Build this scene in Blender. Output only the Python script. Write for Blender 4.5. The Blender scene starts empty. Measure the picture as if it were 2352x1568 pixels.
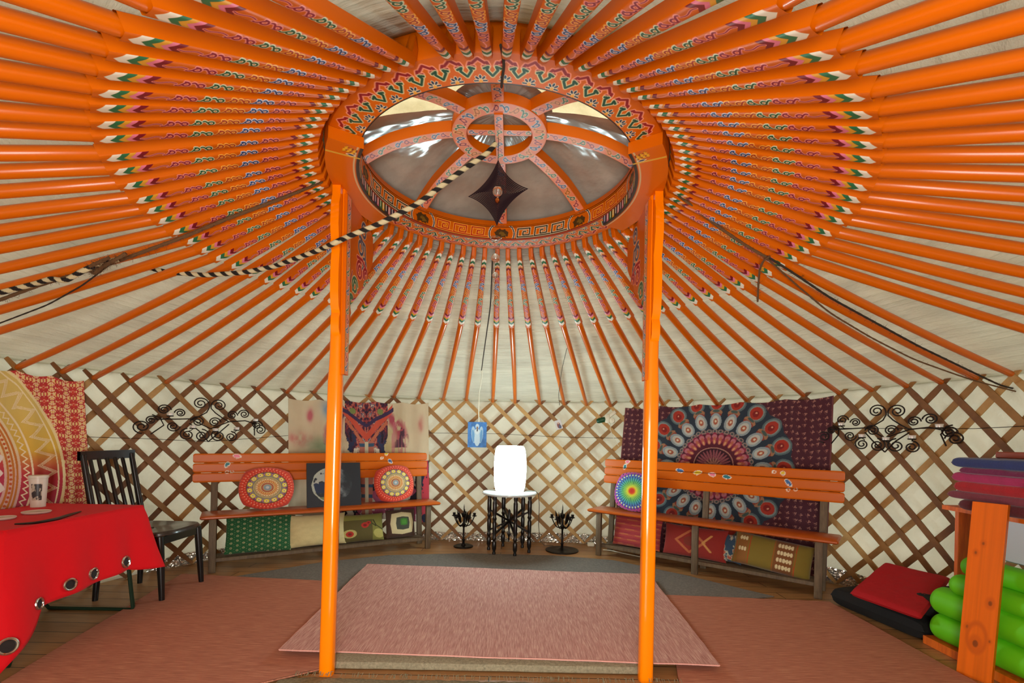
import bpy, math, random
import numpy as np
from mathutils import Vector, Matrix
random.seed(7); RNG = np.random.RandomState(11)
PI = math.pi
C = bpy.context.scene.collection

# ------------------------------------------------------------------ camera
F, H0, ROLL, HC, DC, CX = 1068.0, 1000.0, 0.0195, 1.145, 2.206, 0.087   # focal length and horizon in photo pixels
cam = bpy.data.cameras.new('camera'); co = bpy.data.objects.new('camera', cam); C.objects.link(co)
cam.sensor_fit = 'HORIZONTAL'; cam.sensor_width = 36.0; cam.lens = F / 2352 * 36.0
cam.shift_y = (H0 - 784) / 2352; cam.clip_start = 0.02
co.matrix_world = Matrix.Translation((CX, -DC, HC)) @ Matrix.Rotation(PI / 2, 4, 'X') @ Matrix.Rotation(ROLL, 4, 'Z')
bpy.context.scene.camera = co
sc = bpy.context.scene
sc.view_settings.view_transform = 'Standard'; sc.view_settings.look = 'None'
sc.view_settings.gamma = 1.0; sc.view_settings.exposure = 0.0
sc.render.engine = 'CYCLES'
sc.cycles.use_denoising = True
sc.cycles.max_bounces = 8; sc.cycles.diffuse_bounces = 5; sc.cycles.glossy_bounces = 3
sc.cycles.transmission_bounces = 6; sc.cycles.transparent_max_bounces = 8
sc.cycles.sample_clamp_indirect = 4.0; sc.cycles.caustics_reflective = False; sc.cycles.caustics_refractive = False
# ------------------------------------------------------------------ sky and daylight
world = bpy.data.worlds.new('sky'); sc.world = world; world.use_nodes = True
bg = world.node_tree.nodes['Background']; bg.inputs[0].default_value = (0.98, 0.98, 0.95, 1); bg.inputs[1].default_value = 3.5
dl = bpy.data.lights.new('daylight_from_door', 'AREA'); dl.shape = 'RECTANGLE'; dl.size = 0.95; dl.size_y = 1.35
dl.energy = 90; dl.color = (1.0, 0.98, 0.95)
do = bpy.data.objects.new('daylight_from_door', dl); C.objects.link(do); do.location = (0, -3.05, 0.78)
do.rotation_euler = (PI / 2, 0, 0)

# ------------------------------------------------------------------ helpers
def lin(c):
    c = np.asarray(c, float)
    return np.where(c <= 0.04045, c / 12.92, ((c + 0.055) / 1.055) ** 2.4)
def hexc(h): return tuple(int(h[i:i + 2], 16) / 255 for i in (0, 2, 4))
ORG = (0.81, 0.385, 0.0)
def ray(x, y):
    X = x - 1176.0; Y = H0 - y
    return np.array([(X - ROLL * Y) / F, 1.0, (Y + ROLL * X) / F])
CAMP = np.array([CX, -DC, HC])
def atz(x, y, z):
    r = ray(x, y); return CAMP + (z - HC) / r[2] * r
def atd(x, y, d): return CAMP + d * ray(x, y)

MATS = {}
def mat(name, col=None, rough=0.6, metal=0.0, vcol=False, bump=None, coat=0.0, spec=0.5, sheen=0.0, emis=None, trans=0.0, alpha=1.0, ior=1.45):
    if name in MATS: return MATS[name]
    m = bpy.data.materials.new(name); m.use_nodes = True; nt = m.node_tree; b = nt.nodes['Principled BSDF']
    if col is not None:
        b.inputs['Base Color'].default_value = (*lin(col), 1)
    if vcol:
        a = nt.nodes.new('ShaderNodeAttribute'); a.attribute_name = 'Col'
        nt.links.new(a.outputs['Color'], b.inputs['Base Color'])
    b.inputs['Roughness'].default_value = rough; b.inputs['Metallic'].default_value = metal
    b.inputs['Coat Weight'].default_value = coat; b.inputs['Specular IOR Level'].default_value = spec
    b.inputs['Coat Roughness'].default_value = 0.12
    b.inputs['Sheen Weight'].default_value = sheen
    b.inputs['Transmission Weight'].default_value = trans; b.inputs['IOR'].default_value = ior
    b.inputs['Alpha'].default_value = alpha
    if emis:
        b.inputs['Emission Color'].default_value = (*emis[0], 1); b.inputs['Emission Strength'].default_value = emis[1]
    if bump:
        tc = nt.nodes.new('ShaderNodeTexCoord'); mp = nt.nodes.new('ShaderNodeMapping')
        mp.inputs['Scale'].default_value = bump.get('scale3', (1, 1, 1))
        n = nt.nodes.new('ShaderNodeTexNoise'); n.inputs['Scale'].default_value = bump['s']; n.inputs['Detail'].default_value = 4
        bp = nt.nodes.new('ShaderNodeBump'); bp.inputs['Strength'].default_value = bump['k']; bp.inputs['Distance'].default_value = bump.get('d', 0.01)
        nt.links.new(tc.outputs['Object'], mp.inputs[0]); nt.links.new(mp.outputs[0], n.inputs['Vector'])
        nt.links.new(n.outputs['Fac'], bp.inputs['Height']); nt.links.new(bp.outputs[0], b.inputs['Normal'])
    MATS[name] = m; return m

def noise_mat(name, c0, c1, scale, scale3=(1, 1, 1), rough=0.7, coat=0.0, k=0.2, d=0.005, coord='Object', sheen=0.0, lo=0.3, hi=0.7, c2=None, trans_mix=0.0, rot=(0, 0, 0)):
    """colour that varies with a stretched noise: wood grain, woven streaks, cloth"""
    if name in MATS: return MATS[name]
    m = bpy.data.materials.new(name); m.use_nodes = True; nt = m.node_tree; b = nt.nodes['Principled BSDF']
    tc = nt.nodes.new('ShaderNodeTexCoord'); mp = nt.nodes.new('ShaderNodeMapping'); mp.inputs['Scale'].default_value = scale3
    mp.inputs['Rotation'].default_value = rot
    n = nt.nodes.new('ShaderNodeTexNoise'); n.inputs['Scale'].default_value = scale; n.inputs['Detail'].default_value = 6; n.inputs['Roughness'].default_value = 0.65
    r = nt.nodes.new('ShaderNodeValToRGB'); r.color_ramp.elements[0].position = lo; r.color_ramp.elements[1].position = hi
    r.color_ramp.elements[0].color = (*lin(c0), 1); r.color_ramp.elements[1].color = (*lin(c1), 1)
    if c2 is not None:
        e = r.color_ramp.elements.new((lo + hi) / 2); e.color = (*lin(c2), 1)
    bp = nt.nodes.new('ShaderNodeBump'); bp.inputs['Strength'].default_value = k; bp.inputs['Distance'].default_value = d
    nt.links.new(tc.outputs[coord], mp.inputs[0]); nt.links.new(mp.outputs[0], n.inputs['Vector'])
    nt.links.new(n.outputs['Fac'], r.inputs[0]); nt.links.new(r.outputs[0], b.inputs['Base Color'])
    nt.links.new(n.outputs['Fac'], bp.inputs['Height']); nt.links.new(bp.outputs[0], b.inputs['Normal'])
    b.inputs['Roughness'].default_value = rough; b.inputs['Coat Weight'].default_value = coat; b.inputs['Sheen Weight'].default_value = sheen
    if trans_mix > 0:
        t = nt.nodes.new('ShaderNodeBsdfTranslucent'); mx = nt.nodes.new('ShaderNodeMixShader'); mx.inputs[0].default_value = trans_mix
        nt.links.new(r.outputs[0], t.inputs['Color']); nt.links.new(bp.outputs[0], t.inputs['Normal'])
        nt.links.new(b.outputs[0], mx.inputs[1]); nt.links.new(t.outputs[0], mx.inputs[2])
        nt.links.new(mx.outputs[0], nt.nodes['Material Output'].inputs['Surface'])
    MATS[name] = m; return m

class MB:
    """collects shapes and links them as ONE mesh object; per-vertex colour in attribute Col"""
    def __init__(s): s.v = []; s.f = []; s.c = []; s.n = 0
    def add(s, verts, faces, col=(0.8, 0.8, 0.8)):
        verts = np.asarray(verts, float).reshape(-1, 3); off = s.n
        s.v.append(verts); s.n += len(verts)
        col = np.asarray(col, float)
        s.c.append(np.broadcast_to(col, verts.shape).copy() if col.ndim == 1 else col)
        if isinstance(faces, np.ndarray): s.f += (faces + off).tolist()
        else: s.f += [[i + off for i in f] for f in faces]
        return s
    def box(s, c, size, rot=None, col=(0.8, 0.8, 0.8), bev=0.0):
        x, y, z = [q / 2 for q in size]
        if bev <= 0:
            P = [(-x, -y, -z), (x, -y, -z), (x, y, -z), (-x, y, -z), (-x, -y, z), (x, -y, z), (x, y, z), (-x, y, z)]
            Fc = [[0, 3, 2, 1], [4, 5, 6, 7], [0, 1, 5, 4], [1, 2, 6, 5], [2, 3, 7, 6], [3, 0, 4, 7]]
        else:
            b = bev; P = []; Fc = []
            for zz, ins in ((-z, b), (-z + b, 0), (z - b, 0), (z, b)):
                xx, yy = x - ins, y - ins
                for (a, e) in ((-xx + b, -yy), (xx - b, -yy), (xx, -yy + b), (xx, yy - b), (xx - b, yy), (-xx + b, yy), (-xx, yy - b), (-xx, -yy + b)): P.append((a, e, zz))
            Fc.append(list(range(7, -1, -1))); Fc.append(list(range(24, 32)))
            for L in range(3):
                for i in range(8): Fc.append([L * 8 + i, L * 8 + (i + 1) % 8, L * 8 + 8 + (i + 1) % 8, L * 8 + 8 + i])
        P = np.array(P)
        if rot is not None: P = P @ np.array(rot.to_3x3()).T if isinstance(rot, Matrix) else P @ np.array(rot).T
        return s.add(P + np.array(c), Fc, col)
    def beam(s, p0, p1, w, h, up=(0, 0, 1), col=(0.8, 0.8, 0.8), bev=0.0):
        p0 = np.array(p0, float); p1 = np.array(p1, float); d = p1 - p0; L = np.linalg.norm(d); d /= L
        side = np.cross(np.array(up, float), d); side /= np.linalg.norm(side); u = np.cross(d, side)
        R = np.stack([d, side, u], 1)
        return s.box((p0 + p1) / 2, (L, w, h), R, col, bev)
    def tube(s, pts, r, n=10, col=(0.8, 0.8, 0.8), caps=True, closed=False, colf=None, lobes=0):
        P = np.array(pts, float); N = len(P); r = np.broadcast_to(np.asarray(r, float), (N,))
        T = np.gradient(P, axis=0) if not closed else (np.roll(P, -1, 0) - np.roll(P, 1, 0))
        T /= np.linalg.norm(T, axis=1)[:, None] + 1e-12
        a = np.array([0, 0, 1.0]) if abs(T[0, 2]) < 0.9 else np.array([1.0, 0, 0])
        nrm = np.cross(T[0], a); nrm /= np.linalg.norm(nrm); V = []; CL = []; dist = 0
        for i in range(N):
            nrm = nrm - T[i] * np.dot(nrm, T[i]); nrm /= np.linalg.norm(nrm) + 1e-12; bi = np.cross(T[i], nrm)
            if i: dist += np.linalg.norm(P[i] - P[i - 1])
            for k in range(n):
                t = 2 * PI * k / n; rr = r[i]
                if lobes: rr = r[i] * (0.82 + 0.18 * abs(math.cos(lobes / 2 * (t - dist * 60))))
                V.append(P[i] + rr * (math.cos(t) * nrm + math.sin(t) * bi))
                if colf: CL.append(colf(dist, t))
        Fc = []
        M = N if closed else N - 1
        for i in range(M):
            j = (i + 1) % N
            for k in range(n): Fc.append([i * n + k, i * n + (k + 1) % n, j * n + (k + 1) % n, j * n + k])
        if caps and not closed: Fc.append(list(range(n - 1, -1, -1))); Fc.append([(N - 1) * n + k for k in range(n)])
        return s.add(V, Fc, np.array(CL) if colf else col)
    def lathe(s, c, prof, n=24, col=(0.8, 0.8, 0.8), axis=None):
        V = []; N = len(prof)
        for (r, z) in prof:
            for k in range(n): t = 2 * PI * k / n; V.append((r * math.cos(t), r * math.sin(t), z))
        Fc = [[i * n + k, i * n + (k + 1) % n, (i + 1) * n + (k + 1) % n, (i + 1) * n + k] for i in range(N - 1) for k in range(n)]
        if prof[0][0] > 1e-6: Fc.append(list(range(n - 1, -1, -1)))
        if prof[-1][0] > 1e-6: Fc.append([(N - 1) * n + k for k in range(n)])
        V = np.array(V)
        if axis is not None:
            q = Vector((0, 0, 1)).rotation_difference(Vector(axis)); V = V @ np.array(q.to_matrix()).T
        return s.add(V + np.array(c), Fc, col)
    def grid(s, P, col=(0.8, 0.8, 0.8), closed_u=False, flip=False):
        nu, nv = P.shape[:2]; I = np.arange(nu * nv).reshape(nu, nv)
        if closed_u: I = np.vstack([I, I[:1]])
        q = np.stack([I[:-1, :-1], I[1:, :-1], I[1:, 1:], I[:-1, 1:]], -1).reshape(-1, 4)
        if flip: q = q[:, ::-1]
        col = np.asarray(col, float)
        return s.add(P.reshape(-1, 3), q, col.reshape(-1, 3) if col.ndim > 1 else col)
    def prism(s, pts2, y0, y1, M=None, col=(0.8, 0.8, 0.8)):
        """outline in local x,z extruded from y0 to y1"""
        n = len(pts2); V = [(p[0], y0, p[1]) for p in pts2] + [(p[0], y1, p[1]) for p in pts2]
        Fc = [list(range(n)), list(range(2 * n - 1, n - 1, -1))] + [[i, n + i, n + (i + 1) % n, (i + 1) % n] for i in range(n)]
        V = np.array(V)
        if M is not None: V = (np.array(M) @ np.c_[V, np.ones(len(V))].T).T[:, :3]
        return s.add(V, Fc, col)
    def mesh(s, name, m, smooth=True):
        me = bpy.data.meshes.new(name); V = np.concatenate(s.v)
        me.from_pydata(V.tolist(), [], s.f)
        CL = np.concatenate(s.c); a = me.color_attributes.new('Col', 'FLOAT_COLOR', 'POINT')
        a.data.foreach_set('color', np.c_[lin(np.clip(CL, 0, 1)), np.ones(len(CL))].astype(np.float32).ravel())
        me.materials.append(m)
        if smooth:
            me.polygons.foreach_set('use_smooth', [True] * len(me.polygons))
            try: me.set_sharp_from_angle(angle=math.radians(38))
            except Exception: pass
        me.update(); return me
    def build(s, name, m, parent=None, world=True, smooth=True, solid=0, off=0, label=None):
        """world=True: coordinates are world ones and the parent's placement is undone"""
        o = bpy.data.objects.new(name, s.mesh(name, m, smooth)); C.objects.link(o)
        if parent is not None:
            o.parent = parent
            if world: o.matrix_parent_inverse = parent_matrix(parent).inverted()
        if solid:
            md = o.modifiers.new('thick', 'SOLIDIFY'); md.thickness = solid; md.offset = off
        if label: o['label'] = label
        return o
def parent_matrix(p):
    M = Matrix.LocRotScale(p.location, p.rotation_euler, p.scale)
    return (parent_matrix(p.parent) @ p.matrix_parent_inverse @ M) if p.parent else M
def tag(o, label, cat, group=None, kind=None):
    if label: o['label'] = label
    if cat: o['category'] = cat
    if group: o['group'] = group
    if kind: o['kind'] = kind
    return o
def thing(name, label, cat, loc=(0, 0, 0), rotz=0, group=None):
    o = bpy.data.objects.new(name, None); C.objects.link(o); o.location = loc; o.rotation_euler = (0, 0, rotz); o.empty_display_size = 0.05
    return tag(o, label, cat, group)
def struct(o): o['kind'] = 'structure'; return o
def dup(root, loc, rotz, label, scale=None):
    r = root.copy(); C.objects.link(r); r.location = loc; r.rotation_euler = (0, 0, rotz); r['label'] = label
    if scale: r.scale = scale
    for ch in list(root.children):
        c = ch.copy(); C.objects.link(c); c.parent = r
        for g in list(ch.children):
            d = g.copy(); C.objects.link(d); d.parent = c
    return r

# -------- painting on vertex grids
class Paint:
    def __init__(s, U, V, base):
        s.U, s.V = U, V; s.C = np.empty(U.shape + (3,)); s.C[:] = base; s.aa = 0.0
    def fill(s, d, col, w=0.0):
        """d<0 inside; w soft edge"""
        a = np.clip(0.5 - d / (w + 1e-9), 0, 1) if w > 0 else (d < 0).astype(float)
        s.C = s.C * (1 - a[..., None]) + np.asarray(col) * a[..., None]
    def disc(s, x, y, r, col, w=0): s.fill(np.hypot(s.U - x, s.V - y) - r, col, w)
    def ell(s, x, y, a, b, col, rot=0, w=0):
        dx, dy = s.U - x, s.V - y; c, q = math.cos(rot), math.sin(rot)
        s.fill((np.hypot((dx * c + dy * q) / a, (-dx * q + dy * c) / b) - 1) * min(a, b), col, w)
    def dist(s, pts):
        pts = np.asarray(pts, float); D = np.full(s.U.shape, 9e9)
        for p, q in zip(pts[:-1], pts[1:]):
            d = q - p; L = max(d @ d, 1e-12)
            t = np.clip(((s.U - p[0]) * d[0] + (s.V - p[1]) * d[1]) / L, 0, 1)
            D = np.minimum(D, (s.U - p[0] - t * d[0]) ** 2 + (s.V - p[1] - t * d[1]) ** 2)
        return np.sqrt(D)
    def stroke(s, pts, w, col, soft=0): s.fill(s.dist(pts) - w, col, soft)
    def strokes(s, lines, w, col, edge=None, we=0):
        D = np.full(s.U.shape, 9e9)
        for l in lines: D = np.minimum(D, s.dist(l))
        if edge is not None: s.fill(D - we, edge, s.aa)
        s.fill(D - w, col, s.aa)
def vnoise(X, Y, seed=0, oct=4):
    """cheap value noise"""
    out = np.zeros(X.shape); amp = 1; tot = 0
    for o in range(oct):
        r = np.random.RandomState(seed + o); T = r.rand(64, 64); x = X * 2 ** o; y = Y * 2 ** o
        xi = np.floor(x).astype(int); yi = np.floor(y).astype(int); fx = x - xi; fy = y - yi
        fx = fx * fx * (3 - 2 * fx); fy = fy * fy * (3 - 2 * fy)
        a = T[xi % 64, yi % 64]; b = T[(xi + 1) % 64, yi % 64]; c = T[xi % 64, (yi + 1) % 64]; d = T[(xi + 1) % 64, (yi + 1) % 64]
        out += amp * ((a * (1 - fx) + b * fx) * (1 - fy) + (c * (1 - fx) + d * fx) * fy); tot += amp; amp *= 0.55
    return out / tot

# ------------------------------------------------------------------ materials
M_paint = mat('painted_lacquer', vcol=True, rough=0.38, coat=0.0, spec=0.28)
M_orange = mat('orange_lacquer', ORG, rough=0.30, coat=0.15, spec=0.4)
M_orange_pole = mat('orange_gloss_paint', (1.0, 0.52, 0.0), rough=0.14, coat=0.4, spec=0.4)
M_cloth = mat('printed_cloth', vcol=True, rough=0.9, sheen=0.2, bump=dict(s=260, k=0.25, d=0.002))
M_cush = mat('cushion_fabric', vcol=True, rough=0.9, sheen=0.25, bump=dict(s=90, k=0.3, d=0.004))
M_vc = mat('painted_matt', vcol=True, rough=0.6)
M_black = mat('black_lacquered_wood', (0.07, 0.06, 0.055), rough=0.3, coat=0.2)
M_iron = mat('dark_iron', (0.13, 0.11, 0.10), rough=0.42, metal=0.75)
M_wire = mat('brown_black_wire', (0.15, 0.11, 0.09), rough=0.5, metal=0.5)
M_chrome = mat('chrome', (0.85, 0.85, 0.85), rough=0.12, metal=1.0)
M_glass = mat('clear_glass', (1, 1, 1), rough=0.03, trans=1.0)
M_canvas = noise_mat('cream_canvas', (0.80, 0.795, 0.74), (0.87, 0.865, 0.81), 2.2, rough=0.95, k=0.5, d=0.05, trans_mix=0.42)
M_roof = noise_mat('roof_canvas', (0.775, 0.765, 0.705), (0.85, 0.84, 0.775), 2.2, scale3=(1, 1, 11), rough=0.95, k=0.8, d=0.05, trans_mix=0.40)
M_lath = [noise_mat('lath_wood_%s' % n, a, b, 9, scale3=(1, 1, 1), rough=0.65, k=0.2) for n, a, b in
          (('dark', (0.41, 0.26, 0.13), (0.53, 0.36, 0.19)), ('mid', (0.53, 0.38, 0.19), (0.65, 0.48, 0.27)), ('light', (0.66, 0.50, 0.28), (0.77, 0.62, 0.38)))]
M_floor = None

# ------------------------------------------------------------------ yurt shell
_dg = np.array([-180, -150, -120, -90, -75, -60, -50, -36, -20, -13, 0, 13, 20, 36, 50, 60, 75, 90, 120, 150, 180.0])
_rh = np.array([2.95, 2.96, 2.99, 3.02, 3.08, 3.16, 3.15, 3.03, 2.95, 2.90, 2.76, 2.89, 2.93, 2.99, 3.08, 3.16, 3.11, 3.03, 2.98, 2.96, 2.95])
_t = np.linspace(-180, 180, 1441); _r = np.interp(_t, _dg, _rh)
_k = np.exp(-0.5 * (np.arange(-60, 61) / 22.0) ** 2); _k /= _k.sum()
_r = np.convolve(np.r_[_r[-61:-1], _r, _r[1:61]], _k, 'valid')
def rho(th): return np.interp(((np.degrees(th) + 180) % 360) - 180, _t, _r)      # th: 0 towards +y, positive to the right
def wp(th, z, off=0.0):
    r = rho(th) - off; return np.stack(np.broadcast_arrays(r * np.sin(th), r * np.cos(th), z), -1)
_s = np.r_[0, np.cumsum(np.hypot(np.diff(_r * np.sin(np.radians(_t))), np.diff(_r * np.cos(np.radians(_t)))))]
def th2s(th): return np.interp(np.degrees(th), _t, _s)
def s2th(s): return np.radians(np.interp(s, _s, _t))
def px_wall(x, y, off=0.0):
    """where the view ray through a photo point meets the wall: (angle, height)"""
    r = ray(x, y); lo, hi = 0.3, 8.0
    for _ in range(50):
        m = (lo + hi) / 2; p = CAMP + m * r
        if np.hypot(p[0], p[1]) < rho(math.atan2(p[0], p[1])) - off: lo = m
        else: hi = m
    p = CAMP + lo * r; return math.atan2(p[0], p[1]), p[2]
ZT = lambda th: 1.462 + 0.045 * min(1, abs(th) / 1.2) ** 2 + (0.025 * max(0, th - 0.9))
def roofz(x, y):
    th = math.atan2(x, y); r = math.hypot(x, y); R = float(rho(th))
    return float(np.interp(r, [0.0, 0.82, 1.44, R], [2.72, 2.325, 2.015, ZT(th)]))
def on_roof(x, y, off=0.03):
    r = ray(x, y); lo, hi = 0.2, 8.0
    for _ in range(50):
        m = (lo + hi) / 2; p = CAMP + m * r
        if p[2] < roofz(p[0], p[1]) - off: lo = m
        else: hi = m
    return CAMP + lo * r

# floor
def floor_mat():
    m = bpy.data.materials.new('floor_planks'); m.use_nodes = True; nt = m.node_tree; b = nt.nodes['Principled BSDF']
    tc = nt.nodes.new('ShaderNodeTexCoord'); br = nt.nodes.new('ShaderNodeTexBrick')
    br.inputs['Scale'].default_value = 1.0; br.inputs['Brick Width'].default_value = 2.1; br.inputs['Row Height'].default_value = 0.13
    br.inputs['Mortar Size'].default_value = 0.003; br.offset = 0.37
    br.inputs['Color1'].default_value = (*lin((0.74, 0.54, 0.33)), 1); br.inputs['Color2'].default_value = (*lin((0.82, 0.62, 0.40)), 1); br.inputs['Mortar'].default_value = (*lin((0.2, 0.13, 0.08)), 1)
    mp = nt.nodes.new('ShaderNodeMapping'); mp.inputs['Scale'].default_value = (2, 22, 1)
    n = nt.nodes.new('ShaderNodeTexNoise'); n.inputs['Scale'].default_value = 3; n.inputs['Detail'].default_value = 6
    mx = nt.nodes.new('ShaderNodeMix'); mx.data_type = 'RGBA'; mx.blend_type = 'MULTIPLY'; mx.inputs[0].default_value = 0.55
    nt.links.new(tc.outputs['Object'], br.inputs['Vector']); nt.links.new(tc.outputs['Object'], mp.inputs[0]); nt.links.new(mp.outputs[0], n.inputs['Vector'])
    nt.links.new(br.outputs['Color'], mx.inputs[6]); nt.links.new(n.outputs['Fac'], mx.inputs[7]); nt.links.new(mx.outputs[2], b.inputs['Base Color'])
    b.inputs['Roughness'].default_value = 0.38
    return m
fl = MB(); tt = np.linspace(0, 2 * PI, 121)[:-1]
fl.add([(3.5 * math.cos(a), 3.5 * math.sin(a), 0) for a in tt] + [(3.5 * math.cos(a), 3.5 * math.sin(a), -0.06) for a in tt],
       [list(range(120)), list(range(239, 119, -1))] + [[i, 120 + i, 120 + (i + 1) % 120, (i + 1) % 120] for i in range(120)])
struct(fl.build('floor', floor_mat(), smooth=False))

def wall_piece(name, a0, a1):
    th = np.radians(np.linspace(a0, a1, max(8, int((a1 - a0) * 1.6)))); z = np.linspace(0, 1, 34)
    TH, Z = np.meshgrid(th, z, indexing='ij'); zt = np.vectorize(ZT)(TH) + 0.085
    S = th2s(TH); bulge = 0.012 * (vnoise(S * 5 + 60, Z * 7, 3) - 0.5) + 0.02 * (vnoise(S * 1.7 + 30, Z * 2, 9) - 0.5)
    P = wp(TH, Z * zt, -0.045 + bulge)
    return struct(MB().grid(P).build(name, M_canvas, solid=0.006))
wall_piece('wall_left', -150, -38); wall_piece('wall_back', -38, 38); wall_piece('wall_right', 38, 150)
wall_piece('wall_front', 150, 171); o = wall_piece('wall_front', -171, -150)
th = np.radians(np.linspace(-180, 180, 361)); 
def roof_grid():
    V = []; ra = np.linspace(0, 1, 40)
    for t in th[:-1]:
        R = float(rho(t)); zt = ZT(t)
        row = []
        for q in ra:
            r = 0.77 + (R + 0.06 - 0.77) * q
            z = float(np.interp(r, [0.77, 0.80, 1.44, R, R + 0.06], [2.425, 2.395, 2.062, zt + 0.065, zt + 0.05]))
            z += 0.010 * (vnoise(np.array(t * 9 + 40), np.array(q * 5), 5) - 0.5)
            row.append((r * math.sin(t), r * math.cos(t), z))
        V.append(row)
    return np.array(V)
struct(MB().grid(roof_grid(), closed_u=True).build('ceiling', M_roof, solid=0.006))
# door frame behind the camera
dr = MB()
for sx in (-1, 1): dr.box((0.50 * sx, -2.93, 0.74), (0.09, 0.12, 1.48), bev=0.006)
dr.box((0, -2.93, 1.46), (1.18, 0.12, 0.10), bev=0.006); dr.box((0, -2.93, 0.03), (1.0, 0.12, 0.06), bev=0.006)
struct(dr.build('door_1', M_orange))

# crumpled foil insulation showing at the foot of the wall
def foil(name, a0, a1, h):
    t = np.radians(np.linspace(a0, a1, int((a1 - a0) * 6))); z = np.linspace(0, 1, 14)
    T_, Z_ = np.meshgrid(t, z, indexing='ij'); S = th2s(T_)
    P = wp(T_, 0.004 + Z_ * h * (0.8 + 0.5 * vnoise(S * 4, S * 0, 21)), 0.0)
    P[..., :2] += RNG.normal(0, 0.007, P[..., :2].shape)
    return MB().grid(P).build(name, mat('crumpled_foil', (0.95, 0.94, 0.90), rough=0.18, metal=0.85), smooth=False)
struct(foil('trim_1', -62, -4, 0.085)); struct(foil('trim_2', -4, 66, 0.10))

# ------------------------------------------------------------------ roof poles
RT, ZTIP, RCH, ZCH = 0.80, 2.31, 1.44, 2.005
LP = math.hypot(RCH - RT, ZTIP - ZCH)          # decorated length
def scroll_lines(v0, L, sgn, w=1.0):
    """one S shaped cloud curl starting at v0, length L"""
    t = np.linspace(0, 1, 14); out = []
    r = 0.0112 * w
    a = np.linspace(-0.2, 1.65 * PI, 14); rr = r * (1 - 0.55 * t)
    out.append(np.c_[v0 + L * 0.42 - rr * np.sin(a) * 1.15, sgn * (rr * np.cos(a))])
    out.append(np.c_[v0 + L * (0.30 + 0.70 * t), sgn * r * (0.9 * np.cos(t * PI * 1.2))])
    return out
def rafter_paint(V, U, hw):
    """V: metres from the crown, U: -1..1 across"""
    P = Paint(V, U * hw, ORG); P.aa = 0.0013
    x = np.abs(U) * hw
    def chev(v, w, col, s):       # band from v to v+w, V shape pointing away by sign s
        q = P.U - s * (0.0 - x * 1.1); P.fill(np.maximum(v - q, q - v - w), col, 0.0016)
    W_, G_, Y_, K_, R_ = hexc('e6e2cf'), hexc('2c7048'), hexc('dca02f'), hexc('e07a96'), hexc('7a1420')
    for i, (c, w) in enumerate([(R_, 0.020), (K_, 0.016), (Y_, 0.018), (G_, 0.022), (W_, 0.026)]):
        chev(LP - 0.115 + sum([0.020, 0.016, 0.018, 0.022, 0.026][:i]), w, c, 1)
    for i, (c, w) in enumerate([(W_, 0.02), (G_, 0.02), (hexc('e3b9a0'), 0.014), (hexc('d8892c'), 0.010), (R_, 0.018)]):
        chev(0.020 + sum([0.02, 0.02, 0.014, 0.010, 0.018][:i]), w, c, -1)
    K = hexc('ea8f8a'); seq = [('7d1f2e', K), ('7d1f2e', K), ('1e3f73', hexc('c9cfe0')), ('1e3f73', hexc('c9cfe0')), ('a8361c', hexc('f0b44a')), ('a8361c', hexc('f0b44a')), ('14532f', hexc('cfd9b8')), ('14532f', hexc('cfd9b8')), ('8a2034', K), ('8a2034', K)]
    v = 0.155; L = 0.038
    P.strokes([np.c_[np.linspace(v - 0.05, v + 0.005, 8), 0.003 * np.sin(np.linspace(0, 5, 8))]], 0.0022, K)
    for i, (c, e) in enumerate(seq):
        P.strokes(scroll_lines(v + i * L, L, 1 if i % 2 else -1), 0.0024, hexc(c), e, 0.0054)
    vv = v + 10 * L
    P.strokes([np.c_[np.linspace(vv, vv + 0.055, 10), 0.004 * np.sin(np.linspace(0, 6, 10))]], 0.0014, hexc('8a2034'), K, 0.0036)
    return P.C
def painted_end():
    nv, nu = 640, 27; m = MB()
    v = np.r_[-0.045, np.linspace(0, LP, nv - 1)]; u = np.linspace(-1, 1, nu); VV, UU = np.meshgrid(v, u, indexing='ij')
    hw = 0.0135 + (0.0215 - 0.0135) * VV / LP; col = rafter_paint(VV, UU, hw * 0.92)
    P = np.stack([VV, UU * hw, -0.0195 - 0.003 * (1 - np.abs(UU) ** 4) + np.maximum(-VV, 0) * 1.1], -1)
    m.grid(P, col, flip=True)
    nv2 = 12; v2 = np.r_[-0.045, np.linspace(0, LP, nv2 - 1)]; prof = [(-1, -0.0195), (-1.05, -0.014), (-1.05, 0.016), (-0.6, 0.022), (0.6, 0.022), (1.05, 0.016), (1.05, -0.014), (1, -0.0195)]
    G = np.array([[(x, a * (0.0135 + 0.008 * x / LP), b + max(-x, 0) * 1.1) for a, b in prof] for x in v2])
    m.grid(G, ORG, flip=False)
    m.add(G[0], [list(range(8))], ORG)
    return m.mesh('painted_end', M_paint)
ME_PE = painted_end()
heads = {0: (44, 851), 1: (146, 861), 2: (218, 875), 3: (303, 882), 4: (384, 885), 5: (452, 887), 6: (524, 898), 7: (592, 901), 8: (660, 908), 9: (722, 908), 10: (784, 912), 11: (848, 917), 12: (905, 918),
         13: (962, 921), 14: (1018, 925), 15: (1071, 925), 16: (1132, 929), 17: (1183, 931), 18: (1240, 934), 19: (1296, 935), 20: (1347, 937), 21: (1402, 939), 22: (1460, 938), 23: (1522, 935), 24: (1574, 936), 25: (1647, 935),
         26: (1714, 926), 27: (1779, 921), 28: (1844, 915), 29: (1926, 910), 30: (2000, 903), 31: (2080, 894), 32: (2159, 885), 33: (2239, 876), 34: (2319, 866)}
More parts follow.
